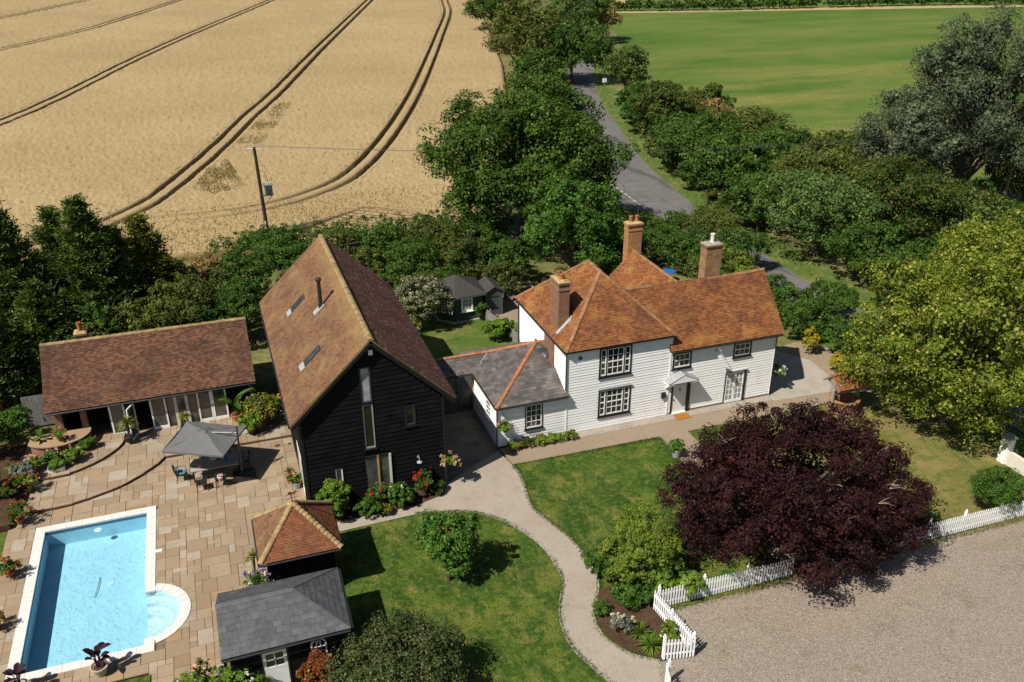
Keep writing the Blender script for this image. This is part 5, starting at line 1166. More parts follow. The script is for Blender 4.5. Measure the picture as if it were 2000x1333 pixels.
MB().box(36.75, 37.2, 28.0, 28.45, 0, 1.45).build('pillar', 'm_white', gw); MB().prism([(36.68, 27.93, 1.452), (37.27, 27.93, 1.452), (37.27, 28.52, 1.452), (36.68, 28.52, 1.452)], (0, 0, .09)).build('cap', 'm_lead', gw)
MB().prism([(36.85, 25.6, 0), (37.05, 25.6, 0), (37.05, 28.0, 0), (36.85, 28.0, 0)], (0, 0, .8)).build('panel', 'm_cream', gw)

# ------------------------------------------------------------------ wishing well
wl_ = thing('well', 'garden well with timber frame, brick drum and tiled roof beside the lime tree', 'well', (32.6, 35.6, 0))
MB().lathe((32.6, 35.5, 0), [(.95, 0), (.95, .12), (.8, .14), (.8, .62), (.86, .64), (.86, .72), (.6, .72), (.6, .1)], 20).build('drum', 'm_brickold', wl_)
for sx_ in (-1, 1):
    m = MB(); x = 32.6+sx_*.85
    m.tube([(x, 35.5, 0), (x+.02*sx_, 35.5, 2.2)], .11, 7); m.tube([(x, 35.5, 1.3), (x-.05, 34.95, 2.0)], .06, 5); m.tube([(x, 35.5, 1.3), (x-.05, 36.05, 2.0)], .06, 5); m.build('post', 'm_oakwood', wl_)
MB().tube([(31.75, 35.5, 1.15), (33.45, 35.5, 1.15)], .09, 8).build('windlass', 'm_oakwood', wl_)
S = [[(31.5, 34.75, 1.75), (33.9, 34.75, 1.75), (33.9, 35.5, 2.4), (31.5, 35.5, 2.4)], [(33.9, 36.25, 1.75), (31.5, 36.25, 1.75), (31.5, 35.5, 2.4), (33.9, 35.5, 2.4)]]
rf = deck(wl_, S, 'm_oakwood', .05); tiles(rf, S[0], 'm_tile_house', .1, .165, seed=91, wav=.0); tiles(rf, S[1], 'm_tile_house', .1, .165, seed=92, wav=.0); ridge(rf, (31.45, 35.5, 2.4), (33.95, 35.5, 2.4), 'm_ridge_clay', .4, .1)

# ------------------------------------------------------------------ poles and wires
pl = thing('transformer_pole', 'dark timber utility pole carrying a grey transformer at the wheat field edge', 'utility pole', (4.2, 73.3, 0))
base, top = Vector((4.2, 73.3, 0)), Vector((3.95, 73.2, 8.9)); MB().tube([base, top], [.17, .12], 10).build('post', 'm_pole', pl)
m = MB(); m.box(4.35, 4.95, 72.85, 73.35, 5.0, 5.75); m.box(4.3, 5.0, 72.8, 73.4, 5.75, 5.85)
for q in range(5): m.box(4.42+.1*q, 4.45+.1*q, 72.76, 72.85, 5.1, 5.65)
tf = m.build('transformer', 'm_greybox', pl)
m = MB()
for q in range(3): m.lathe((4.5+.17*q, 73.1, 5.85), [(.05, 0), (.03, .05), (.05, .08), (.03, .12), (.05, .15), (.02, .2)], 8)
m.build('insulator', 'm_cream', tf)
m = MB(); m.box(4.1, 5.0, 73.02, 73.12, 4.9, 5.0); m.tube([(4.15, 73.2, 4.0), (4.9, 73.1, 4.92)], .035, 5); m.build('bracket', 'm_steel', pl)
m = MB(); m.tube([(3.3, 73.55, 8.75), (4.6, 72.85, 8.75)], .05, 5)
for q in (.05, .5, .95): p = Vector((3.3, 73.55, 8.8)).lerp(Vector((4.6, 72.85, 8.8)), q); m.lathe(tuple(p), [(.05, 0), (.035, .05), (.05, .09), (.03, .13), (.05, .17), (.02, .24)], 8)
m.build('crossarm', 'm_lead', pl); MB().box(4.0, 4.1, 72.98, 73.03, 1.9, 2.8).build('sign_plate', 'm_white', pl)
MB().tube([(4.12, 73.2, 7.0), (4.5, 73.0, 6.9), (4.7, 73.05, 6.05)], .02, 5).build('cable', 'm_blackmetal', pl)
MB().tube([(4.05, 73.2, 8.2), (8.3, 71.6, .1)], .012, 4).build('stay_wire', 'm_wire', pl)
p2 = thing('utility_pole', 'weathered pale timber utility pole at the right edge by the willow', 'utility pole', (66.6, 57.9, 0))
MB().tube([(66.6, 57.9, 0), (66.9, 57.8, 9.0)], [.18, .12], 10).build('post', 'm_poleold', p2)
m = MB(); m.tube([(66.4, 58.4, 8.7), (67.4, 57.2, 8.7)], .05, 5); m.build('crossarm', 'm_poleold', p2)
for i, (da, za) in enumerate(((0.05, 9.0), (.5, 9.05), (.95, 9.0))):
    a = Vector((3.3, 73.55, za)).lerp(Vector((4.6, 72.85, za)), da); b = Vector((66.4, 58.4, 8.8)).lerp(Vector((67.4, 57.2, 8.8)), da)
    pts = [a.lerp(b, q/24)-Vector((0, 0, 4*1.1*(q/24)*(1-q/24))) for q in range(25)]
    w_ = MB().tube(pts, .009, 4).build('overhead_wire', 'm_wire'); tag(w_, ['near', 'middle', 'far'][i]+'most thin wire strung between the two utility poles' if i != 1 else 'middle thin wire strung between the two utility poles', 'wire', 'overhead wires')
sg = thing('road_sign', 'small white road sign on a post by the lane bend', 'sign', (57.9, 128.6, 0))
MB().tube([(60.2, 128.3, 0), (60.2, 128.3, 2.2)], .05, 6).build('post', 'm_steel', sg); MB().box(59.85, 60.55, 128.22, 128.27, 1.7, 2.3).build('plate', 'm_white', sg)
tp = thing('telegraph_stump', 'short brown timber post at the edge of the green field', 'post', (64.5, 121, 0)); MB().tube([(64.5, 121, 0), (64.55, 121, 3.2)], .12, 7).build('post', 'm_poleold', tp)

# ------------------------------------------------------------------ parasol, table and chairs
um = thing('parasol', 'large square grey cantilever parasol shading the patio dining table', 'parasol', (-.45, 40.1, 0))
cs_ = [Vector(p) for p in ((-4.02, 40.25, 2.2), (-1.2, 38.8, 2.2), (.03, 41.25, 2.2), (-2.8, 42.8, 2.2))]; pk = Vector((-1.93, 40.85, 2.66)); m = MB(); N_ = 6
for i in range(4):
    a, b = cs_[i], cs_[(i+1) % 4]; pts = []
    for r_ in range(N_+1):
        row = []
        for q in range(r_+1):
            f_ = r_/N_; e = q/r_ if r_ else 0; p = pk.lerp(a.lerp(b, e), f_); p.z -= .07*f_*math.sin(math.pi*e)+.05*math.sin(math.pi*f_); row.append(p)
        pts.append(row)
    for r_ in range(N_):
        for q in range(r_+1):
            m.poly([pts[r_][q], pts[r_+1][q], pts[r_+1][q+1]])
            if q < r_: m.poly([pts[r_][q], pts[r_+1][q+1], pts[r_][q+1]])
cnp = m.build('canopy', 'm_canopy', um)
m = MB()
for i in range(4):
    a, b = cs_[i], cs_[(i+1) % 4]; m.prism([a, b, b-Vector((0, 0, .1)), a-Vector((0, 0, .1))], (.004, .004, 0))
m.build('valance', 'm_canopy', cnp)
for c_ in cs_: MB().tube([pk-Vector((0, 0, .08)), c_-Vector((0, 0, .03))], .016, 5).build('rib', 'm_darkmetal', um)
m = MB()
for q in range(4): a = q*1.57; m.tube([pk+Vector((.28*math.cos(a), .28*math.sin(a), -.02)), pk+Vector((.3*math.cos(a), .3*math.sin(a), .05)), pk+Vector((.18*math.cos(a), .18*math.sin(a), .1)), pk+Vector((.08*math.cos(a), .08*math.sin(a), .02))], .02, 5)
m.build('vent_loop', 'm_canopy', cnp)
MB().tube([(-.47, 40.09, .1), (-.4, 40.3, 2.85)], .05, 8).build('mast', 'm_darkmetal', um); MB().tube([(-.41, 40.27, 2.5), (-1.93, 40.85, 2.5)], .03, 6).build('arm', 'm_darkmetal', um)
MB().tube([(-.43, 40.2, 2.7), (-.95, 39.85, 2.62)], .02, 5).build('strut', 'm_darkmetal', um)
m = MB(); m.box(-.95, .15, 39.55, 40.55, .04, .13); m.box(-.9, -.42, 39.6, 40.5, .13, .19); m.box(-.38, .1, 39.6, 40.5, .13, .19); m.build('base', 'm_blackmetal', um)
tb = thing('dining_table', 'rectangular beige patio table laid with things under the parasol', 'table', (-1.7, 40.75, 0))
T_ = LF(-2.9, 40.2, 1, 0); MB(T_).box(0, 2.35, -1.15, 0, .70, .75).build('tabletop', 'm_table', tb)
for x in (.12, 2.2):
    for d_ in (-.1, -1.05): MB(T_).box(x-.04, x+.04, d_-.04, d_+.04, .03, .70).build('leg', 'm_blackmetal', tb)
def chair_parts(t, cush=None, cm=None):
    """cast metal garden chair; seat centre at origin, faces +y"""
    def tb_(m, *a): m.tube(*a); return m
    def add(name, m, mat):
        mm = m.mesh(name); mm.materials.append(M(mat)); o = bpy.data.objects.new(name, mm); link(o, t); return o
    m = MB(); m.box(-.24, .24, -.23, .25, .42, .45); add('seat', m, 'm_blackmetal')
    m = MB()
    for x in np.linspace(-.2, .2, 7): m.tube([(x, -.24, .45), (x*1.08, -.33, .75), (x*.8, -.36, .95-.5*abs(x))], .014, 4)
    m.tube([(-.23, -.24, .44), (-.25, -.33, .75), (-.17, -.37, .93), (0, -.38, 1.0), (.17, -.37, .93), (.25, -.33, .75), (.23, -.24, .44)], .02, 5); add('backrest', m, 'm_blackmetal')
    for sx_ in (-1, 1):
        m = MB().tube([(sx_*.25, -.3, .66), (sx_*.29, 0, .68), (sx_*.28, .2, .66), (sx_*.25, .22, .44)], .017, 5); add('armrest', m, 'm_blackmetal')
        for y0, y1 in ((.22, .27), (-.2, -.3)): m = MB().tube([(sx_*.22, y0, .43), (sx_*.25, y1, .035)], .018, 5); add('leg', m, 'm_blackmetal')
    if cm:
        m = MB(); m.lathe((0, .02, .452), [(.2, 0), (.23, .03), (.22, .07), (.1, .085)], 12); add('cushion', m, cm)
        m = MB(); m.tube([(0, -.2, .5), (0, -.24, .72)], [.12, .17], 8); add('back_cushion', m, cush or cm)
ch = [((-3.35, 40.75), -90, 'm_cush_green', 'm_cush_green', 'black metal chair with green and blue cushion at the left end of the patio table'),
      ((-2.45, 39.6), 5, None, None, 'black metal chair without cushion on the near side of the patio table'),
      ((-1.5, 39.65), -8, 'm_teal', 'f_pinkcush', 'black metal chair with teal seat and pink floral cushion on the near side of table'),
      ((-.35, 40.95), 95, 'm_cush_flor', 'm_cush_flor', 'black metal chair with floral cushion at the right end of table by the parasol mast'),
      ((-1.2, 41.95), 178, 'm_cush_flor', 'm_cush_flor', 'black metal chair on the far side of patio table, right one under parasol'),
      ((-2.2, 42.0), 182, 'm_teal', 'm_teal', 'black metal chair on the far side of patio table, left one under parasol')]
for nm, a, b in (('m_cush_green', (.05, .2, .06), (.12, .2, .5)), ('f_pinkcush', (.55, .2, .25), (.6, .55, .5)), ('m_cush_flor', (.1, .12, .08), (.36, .33, .27))):
    k = NB(nm); k.fin(k.mix(k.ramp(k.noise(9, 2), .45, .55), a, b), .9, .1)
for (p, a, cm, bm, lab) in ch:
    t = thing('garden_chair', lab, 'chair', (p[0], p[1], .0), 'chairs round the patio table'); t.rotation_euler.z = math.radians(a); chair_parts(t, bm, cm)
its = [('serving_bowl', 'pale pink bowl on the sunlit corner of patio table', 'bowl', (-2.45, 40.5, .75), [(.06, 0), (.12, .05), (.14, .1)], 'f_pinkcush'), ('water_jug', 'blue jug on the shaded right half of patio table', 'jug', (-1.2, 40.75, .75), [(.07, 0), (.09, .1), (.06, .2), (.07, .26)], 'm_blue'), ('serving_tray', 'grey round tray on the patio table near the parasol mast', 'tray', (-.85, 40.85, .75), [(.2, 0), (.22, .02), (.22, .03)], 'm_lead'), ('fruit_bowl', 'white bowl in the middle of the patio table', 'bowl', (-1.75, 41.0, .75), [(.08, 0), (.17, .06), (.2, .1)], 'm_white')]
for nm, lab, cat, loc, prof, mt in its: o = MB().lathe(loc, prof, 14).build(nm, mt); tag(o, lab, cat)
MB().lathe((0, 0, 0), [(.1, 0)], 3)
o = MB().box(2.05, 2.2, 42.3, 42.45, .03, .04).build('drain_grate', 'm_blackmetal'); tag(o, 'small square black drain grate in the patio by the barn', 'drain')
o = MB().box(1.35, 1.65, 42.3, 42.5, .034, .042).build('manhole_cover', 'm_darkmetal'); tag(o, 'dark rectangular drain cover in the paving left of the barn', 'drain cover')
o = MB().box(23.05, 23.95, 37.55, 38.15, .018, .035).build('doormat', 'm_mat'); tag(o, 'orange brown doormat in front of the white front door', 'doormat')

# ------------------------------------------------------------------ pots, palms, climbers and flowers
def pot(t, loc, r, h, mat='m_terracotta'):
    MB().lathe(loc, [(r*.72, 0), (r*.98, h*.82), (r*1.1, h*.84), (r*1.1, h), (r*.92, h), (r*.9, h*.86)], 16).build('pot', mat, t); MB().lathe((loc[0], loc[1], loc[2]+h*.84), [(r*.9, 0), (r*.5, .02)], 12).build('compost', 'm_soil', t)
def spiky(name, label, loc, stem, n, L, mat, seed, pr=.22, ph=.32, pm='m_blackpot', wd=.06, cat='palm'):
    t = thing(name, label, cat, loc); r_ = np.random.RandomState(seed); l = Vector(loc)
    if pr: pot(t, loc, pr, ph, pm)
    top = l+Vector((.06, 0, ph+stem))
    if stem > 0: MB().tube([l+Vector((0, 0, ph*.8)), l+Vector((.05, 0, ph+stem*.5)), top], [.06, .05, .06], 7).build('stem', 'm_bark', t)
    V = []; F = []; m = MB()
    for i in range(n):
        a = r_.rand()*6.28; el = r_.uniform(-.3, 1.35); d = Vector((math.cos(a)*math.cos(el), math.sin(a)*math.cos(el), math.sin(el))); ln = L*r_.uniform(.7, 1.1); s_ = d.cross(Vector((0, 0, 1))).normalized()*wd*.5
        p1 = top+d*ln*.5; p2 = top+d*ln*.9+Vector((0, 0, -.22*ln)); k0 = len(m.v); m.v += [tuple(top-s_*.5), tuple(top+s_*.5), tuple(p1+s_), tuple(p1-s_), tuple(p2)]; m.f += [(k0, k0+1, k0+2, k0+3), (k0+3, k0+2, k0+4)]
    m.build('leaves', mat, t); return t
spiky('potted_palm', 'tall spiky cordyline in black pot beside the open garden room door', (-5.95, 45.0, .33), .75, 90, .75, 'l_yucca', 1)
spiky('potted_palm', 'spiky yellow green palm in front of the cream garden room post', (-3.1, 45.45, .18), .5, 80, .6, 'l_yucca', 2)
spiky('potted_palm', 'small spiky palm in pot against the left side of the pavilion', (-.55, 31.9, .03), .9, 60, .55, 'l_yucca', 3, .2, .3)
spiky('potted_palm', 'yellow green spiky plant in pot by the barn wall', (1.75, 38.9, .03), .15, 60, .45, 'l_yucca', 4, .2, .35)
def broad(name, label, loc, n, H, L, wd, mat, seed, pr=.3, ph=.42, pm='m_stonepot', cat='plant', cluster=False):
    t = thing(name, label, cat, loc); r_ = np.random.RandomState(seed); l = Vector(loc); m = MB(); st = MB()
    if pr: pot(t, loc, pr, ph, pm)
    for i in range(n):
        a = i*2.4+r_.rand(); h = H*r_.uniform(.35, 1); el = r_.uniform(.25, 1.2); b = l+Vector((.05*math.cos(a), .05*math.sin(a), ph*.85)); q = l+Vector((.12*math.cos(a), .12*math.sin(a), ph+h)); st.tube([b, q], [.022, .014], 5, False)
        d = Vector((math.cos(a)*math.cos(el), math.sin(a)*math.cos(el), math.sin(el))); s_ = d.cross(Vector((0, 0, 1))).normalized(); u2 = s_.cross(d); ln = L*r_.uniform(.7, 1.1); k0 = len(m.v)
        for f_, ww, dz in ((0, .1, 0), (.25, .8, .0), (.55, 1, -.05), (.82, .7, -.16), (1, .05, -.3)):
            c_ = q+d*ln*f_+Vector((0, 0, dz*ln))
            m.v += [tuple(c_-s_*wd*ww*.5+u2*wd*.12*ww), tuple(c_-u2*wd*.06*ww), tuple(c_+s_*wd*ww*.5+u2*wd*.12*ww)]
        for j in range(4):
            for e in (0, 1): m.f.append((k0+j*3+e, k0+j*3+e+1, k0+j*3+e+4, k0+j*3+e+3))
    m.build('leaves', mat, t); st.build('stem', mat, t); return t
broad('potted_canna', 'dark purple leaved plant in stone pot at the near end of the pool', (-6.5, 28.45, .03), 14, .75, .5, .24, 'l_canna', 5)
broad('potted_canna', 'dark purple leaved plant in pot at the near left pool corner', (-9.2, 28.4, .03), 12, .65, .45, .24, 'l_canna', 6)
broad('banana_plant', 'banana plant with long arching green leaves by the garden room doors', (-.35, 45.6, .18), 9, 1.1, 1.35, .36, 'l_banana', 7, .28, .4, 'm_terracotta')
broad('leafy_plant', 'large leaved green plant behind the curved brick counter', (-10.3, 45.6, .33), 12, .9, .6, .22, 'l_banana', 8, 0, 0)
broad('leafy_plant', 'broad leaved pale green plant at the left of the border', (-11.3, 43.6, .33), 16, .55, .45, .16, 'l_sallow', 9, 0, 0)
def potbush(name, label, loc, r, leaf, mat, seed, flowers, pr=.2, ph=.3, pm='m_terracotta', nc=40, per=26, cat='potted plant'):
    t = bush(name, label, (loc[0], loc[1], loc[2]+ph*.8), [(0, 0, r*.75, r, r, r*.8)], mat, nc, r*.35, per, leaf, cat, seed, None, flowers, .02); pot(t, loc, pr, ph, pm); return t
potbush('flower_pot', 'pot of red and pink flowers on the left patio edge, top one', (-10.55, 42.0, .17), .45, .09, 'l_bright', 11, [('f_red', 14, .12), ('f_pink', 8, .1)])
potbush('flower_pot', 'grey foliage and red flowers in pot at the left end of the lower step', (-10.6, 39.6, .03), .5, .09, 'l_boxdark', 12, [('f_red', 18, .1)])
potbush('flower_pot', 'dark red flowering pot halfway along the left side of the pool', (-10.5, 35.7, .03), .42, .09, 'l_boxdark', 13, [('f_red', 16, .09), ('f_orange', 8, .08)])
potbush('flower_pot', 'small flowering pot low on the left edge beside the pool', (-10.6, 32.3, .03), .36, .08, 'l_boxdark', 14, [('f_red', 10, .08)])
potbush('flower_pot', 'red flower pot on the curved brick counter', (-9.2, 45.15, .98), .3, .08, 'l_bright', 15, [('f_red', 8, .09), ('f_peach', 8, .09)], .14, .2)
potbush('citrus_tree', 'yellow green citrus bush in terracotta pot between garden room and barn', (1.0, 44.7, .18), .85, .15, 'l_conyel', 16, [('f_orange', 5, .1), ('f_cream', 14, .09)], .3, .42, nc=110, per=34)
potbush('citrus_tree', 'bright green shrub in black pot beneath the banana leaves', (.35, 43.9, .18), .55, .14, 'l_bright', 17, [], .28, .4, 'm_blackpot', nc=60)
potbush('flower_pot', 'orange flowers in pot in the corner between garden room and barn', (1.75, 46.0, .18), .4, .09, 'l_bright', 18, [('f_orange', 22, .11)])
potbush('flower_pot', 'red flowers in grey pot against the barn wall on the patio', (2.0, 38.15, .03), .35, .09, 'l_bright', 19, [('f_red', 16, .1), ('f_peach', 10, .09)], .2, .35, 'm_lead')
potbush('flower_pot', 'violet and white petunias in pot by the left front corner of pavilion', (-.5, 30.0, .75), .5, .1, 'l_sallow', 20, [('f_violet', 45, .1), ('f_white', 22, .1)], .22, .3, 'm_blackpot', nc=50)
potbush('flower_pot', 'green shrub in grey pot on the footpath left of the purple tree', (21.15, 34.3, .03), .36, .1, 'l_boxdark', 21, [], .26, .5, 'm_lead')
def basket(label, c, r, fl, seed, mat='l_bright', wallx=None):
    t = bush('hanging_basket', label, c, [(0, 0, 0, r, r, r*.85)], mat, 46, r*.35, 26, .09, 'hanging basket', seed, 'hanging flower baskets', fl, .015, zmin=-.9)
    for ob in t.children:
        if ob.name.startswith('foliage'): pass
    MB().tube([Vector(c)+Vector((0, 0, .1)), Vector(c)+Vector((0, .0, r+.35))], .01, 4).build('chain', 'm_blackmetal', t)
    MB().lathe((c[0], c[1], c[2]-r*.5), [(r*.2, -r*.1), (r*.6, .1), (r*.7, r*.5)], 12).build('bowl', 'm_bark', t)
    if wallx: MB().tube([Vector(c)+Vector((0, 0, r+.35)), Vector(wallx)], .014, 4).build('bracket', 'm_blackmetal', t)
    return t
basket('hanging basket of pink flowers at the left front corner of the white wing', (12.9, 37.95, 1.35), .36, [('f_pink', 34, .09)], 31, wallx=(12.9, 38.3, 2.1))
basket('hanging basket of peach and pink flowers at the right front corner of the black barn', (9.35, 35.8, 1.5), .45, [('f_peach', 60, .1), ('f_pink', 30, .1)], 32, wallx=(9.05, 35.9, 2.35))
basket('hanging basket of violet and white flowers at the right end of the farmhouse', (30.1, 38.6, 1.3), .42, [('f_violet', 26, .1), ('f_white', 50, .1)], 33, wallx=(29.6, 38.6, 2.1))

# shrubs and flowers near the buildings
def B(name, label, loc, r, mat, seed, h=None, leaf=.13, nc=None, per=30, fl=None, cat='shrub', group=None, squash=1, xs=1, **kw):
    h = h or r*1.6; rr = random.Random(seed); lobes = [(0, 0, h*.45, r*.68*xs, r*.68, h*.42)]; nl = 6 if r < 1.3 else 11
    for q in range(nl):
        a = q*2.4+rr.random(); s_ = rr.uniform(.3, .52); e = rr.uniform(-.1, 1) if nl > 6 else rr.uniform(.1, .9); ce = math.sqrt(1-min(.999, abs(e))**2); f = 1.02-s_
        lobes.append((math.cos(a)*r*f*ce*xs, math.sin(a)*r*f*ce, h*.5+e*h*.5*f, r*s_, r*s_, h*s_*.55))
    nc = nc or int(26*(r**2+r*h)/(max(.12, leaf*2.2)**2)*.1)+20; k3 = 1.6 if r > 1.3 else 1.25
    return bush(name, label, loc, lobes, mat, max(12, int(nc/k3)), max(.14, r*.19), int(per*k3*1.12), leaf, cat, seed, group, fl, .06*max(.6, r), **kw)
B('green_bush', 'rounded bright green bush against the left front of the black barn', (3.35, 35.0, 0), .85, 'l_bright', 101, 2.0, .13, 150, 34)
B('rose_bush', 'sparse bush with red roses in front of the barn glazing', (5.6, 35.3, 0), .5, 'l_sallow', 102, 1.3, .1, 60, 26, [('f_red', 5, .16)])
B('leafy_bush', 'dark leafy plant at the left end of the barn flower bed', (4.9, 34.75, 0), .6, 'l_boxdark', 103, .95, .12, 80, 30)
B('leafy_bush', 'green bush with white flowers in the middle of the barn flower bed', (6.6, 35.05, 0), .75, 'l_boxdark', 104, 1.15, .13, 110, 32, [('f_white', 8, .11)])
B('rose_bush', 'rose bush with red blooms near the right corner of the barn', (7.9, 35.45, 0), .55, 'l_hedge', 105, 1.35, .1, 60, 26, [('f_red', 12, .15)])
B('leafy_bush', 'low brownish plant at the right end of the barn flower bed', (8.5, 35.4, 0), .42, 'l_thorn', 106, .6, .1, 40, 24)
B('leafy_bush', 'yellow edged low plant at the front of the barn bed', (5.7, 34.6, 0), .35, 'l_conyel', 107, .4, .1, 30, 22)
for i in range(5): B('border_plant', ['low leafy plant with yellow flowers under the wing window, leftmost', 'low red tinged plant under the wing window, second from left', 'low green plant with yellow flowers at middle of wing bed', 'low leafy plant fourth along the bed under the white wing', 'low leafy plant at the right end of the bed under the white wing'][i], (13.3+.8*i, 37.85, 0), .42, ['l_box', 'l_thorn', 'l_box', 'l_bright', 'l_box'][i], 110+i, .42, .09, 50, 24, [(('f_orange', 'f_red', 'f_orange', 'f_orange', 'f_cream')[i], 9, .07)], 'plant', 'plants in the bed under the wing')
bush('small_tree', 'small bright green tree on the front lawn casting a shadow to the right', (7.3, 29.15, 0), [(0, 0, 2.0, 1.05, 1.0, 1.0), (-.6, .2, 2.3, .7, .7, .7), (.7, .1, 2.4, .75, .75, .6), (.1, -.4, 1.2, .8, .7, .7), (-.3, .3, 3.0, .6, .6, .5), (.5, -.3, 1.5, .6, .6, .6), (.9, .4, 1.9, .5, .5, .5)], 'l_ash', 130, .28, 46, .14, 'tree', 120, None, None, .09, jit=.3)
B('dark_bush', 'large dark twiggy olive bush at the bottom edge beside the slate shed', (3.95, 23.5, 0), 2.35, 'l_darkbush', 121, 2.7, .11, 640, 38, jit=.2)
B('red_bush', 'red and orange leaved bush in front of the shed window', (1.15, 24.75, 0), .75, 'l_cotinus', 122, 1.75, .13, 130, 34)
bush('box_hedge', 'clipped green hedge with white roses at the bottom beside the shed door', (-2.1, 25.6, 0), [(-1.2, .1, .5, .8, .75, .7), (-.3, -.1, .55, .8, .8, .7), (.6, -.3, .55, .8, .8, .75), (-.8, -.8, .5, 1, .7, .6), (.4, -1, .5, 1, .7, .6)], 'l_bright', 260, .22, 36, .09, 'hedge', 123, None, [('f_white', 12, .14)], .06)
B('rose_bush', 'thin rose with pale pink blooms rising above the hedge by the shed', (-2.75, 26.45, 0), .4, 'l_sallow', 124, 1.3, .09, 30, 20, [('f_peach', 9, .15)])
bush('topiary_bush', 'large clipped cloud shaped yellow green bush left of the purple tree', (14.9, 26.2, 0), [(0, 0, 1.6, 1.45, 1.3, 1.15), (.3, .6, 2.5, 1.1, 1.0, .95), (-.8, .2, 1.3, .95, .95, .9), (.8, -.3, 1.5, .9, .9, .9)], 'l_box', 430, .17, 40, .085, 'shrub', 125, None, None, .14, jit=.07)
B('clipped_bush', 'smaller dark green clipped bush at the left of the cloud shaped bush', (13.6, 27.1, 0), .95, 'l_boxdark', 126, 1.7, .08, 220, 36, jit=.08)
B('clipped_bush', 'low dark spreading shrub under the cloud shaped bush', (14.0, 25.3, 0), .9, 'l_boxdark', 127, .9, .1, 130, 30)
B('box_ball', 'large round clipped green box ball by the white gate', (33.1, 25.0, 0), 1.25, 'l_boxdark', 128, 2.3, .08, 330, 38, jit=.06)
B('flowering_bush', 'low yellow green flowering shrub behind the long picket fence', (29.4, 25.2, 0), .7, 'l_bright', 129, .7, .1, 90, 26, [('f_white', 8, .1)])
B('leafy_bush', 'leafy shrub poking through the picket fence left of the purple tree', (16.4, 24.7, 0), .6, 'l_bright', 130, 1.25, .13, 70, 26)
B('leafy_bush', 'green shrub growing against the picket fence corner by the bed', (15.4, 25.2, 0), .6, 'l_bright', 131, 1.3, .13, 70, 26)
B('pale_plant', 'pale cream variegated plant in the planting bed', (12.95, 23.9, .03), .42, 'l_grey', 132, .8, .1, 50, 24, [('f_cream', 26, .1)], 'plant')
B('leafy_plant', 'small dark green leafy plant at the path side of planting bed', (12.6, 25.0, .03), .32, 'l_boxdark', 133, .5, .1, 36, 22, None, 'plant')
B('leafy_plant', 'leafy plant inside the picket corner of planting bed', (14.5, 22.9, .03), .42, 'l_box', 134, .75, .11, 50, 24, [('f_white', 6, .08)], 'plant')
def grassy(label, loc, n, L, mat, seed, sp=.3): 
    t = spiky('grass_clump', label, loc, 0, n, L, mat, seed, 0, 0, wd=.045, cat='plant'); return t
grassy('clump of strappy yellow green leaves at the front of planting bed', (13.65, 22.75, .05), 130, .85, 'l_bright', 141)
grassy('clump of arching strap leaves in the middle of planting bed', (13.55, 23.5, .05), 110, .75, 'l_grass', 142)
grassy('grassy clump with yellow tips beside the path at the bed top', (12.75, 25.5, .05), 70, .5, 'l_conyel', 143)
B('golden_shrub', 'upright golden yellow conifer by the side terrace, taller left one', (35.0, 42.0, 0), .55, 'l_golden', 151, 1.8, .1, 90, 28, jit=.1)
B('golden_shrub', 'golden yellow shrub by the side terrace next to the well', (35.3, 39.3, 0), .8, 'l_golden', 152, 1.2, .1, 110, 28)
B('pieris_bush', 'rounded shrub with pale pinkish new leaves left of the summer house', (12.5, 54.2, 0), 1.9, 'l_pieris', 153, 3.6, .16, 330, 30)
B('green_bush', 'bright green bush growing against the low board fence', (16.6, 50.9, 0), .9, 'l_bright', 154, 1.5, .13, 120, 30)
B('green_bush', 'dark climbing shrub on the low board fence', (17.5, 51.2, 0), .6, 'l_boxdark', 155, 1.3, .12, 70, 28)
B('climber', 'climbing plant between summer house window and board fence', (16.75, 54.2, 0), .45, 'l_hedge', 156, 1.5, .12, 60, 26)
# left border by the garden room
bl = [('tall dark shrub at the back of the left border', (-12.6, 45.5), 1.1, 2.2, 'l_hedge', None), ('yellow leaved shrub at the far left of the picture beside the border', (-12.9, 47.5), 1.0, 2.6, 'l_golden', None), ('grey purple leaved shrub in the left border', (-10.9, 42.9), .6, .9, 'l_grey', None), ('reddish shrub at the left border front', (-11.3, 41.6), .7, .9, 'l_thorn', [('f_red', 10, .1)]),
      ('bright green plant with pink flowers in the left border', (-8.6, 43.9), .5, .7, 'l_bright', [('f_pink', 7, .12)]), ('pink geranium plant in the left border by the brick counter', (-9.6, 44.0), .5, .75, 'l_boxdark', [('f_pink', 12, .1)]), ('dark plant at the right end of the left border', (-8.0, 45.0), .45, .6, 'l_boxdark', [('f_orange', 5, .08)]), ('light green lettuce like plant in white trough', (-9.35, 43.35), .4, .55, 'l_bright', None),
      ('dark shrub hanging over the lawn at the left edge', (-12.4, 42.0), .9, 1.6, 'l_hedge', None), ('dense dark shrub left of the curved counter', (-11.5, 46.5), 1.0, 2.4, 'l_boxdark', None), ('green plant with red flowers low in the left border', (-10.4, 43.6), .45, .7, 'l_box', [('f_red', 12, .1)])]
for i, (lab, p, r, h, mt, fl) in enumerate(bl): B('border_shrub', lab, (*p, .33), r, mt, 160+i, h, .12, 40+int(90*r*r), 28, fl, 'shrub', 'left border plants')
o = MB().box(-9.75, -8.95, 43.15, 43.45, .3, .55).build('white_trough', 'm_white'); tag(o, 'white rectangular planter trough at the left border edge', 'planter')
bt = thing('round_table', 'small round blue garden table in the shade behind the farmhouse', 'table', (32.6, 56.5, 0)); MB().lathe((32.6, 56.5, .7), [(.55, 0), (.55, .03)], 18).build('tabletop', 'm_blue', bt); MB().tube([(32.6, 56.5, 0), (32.6, 56.5, .7)], .04, 6).build('leg', 'm_blackmetal', bt)

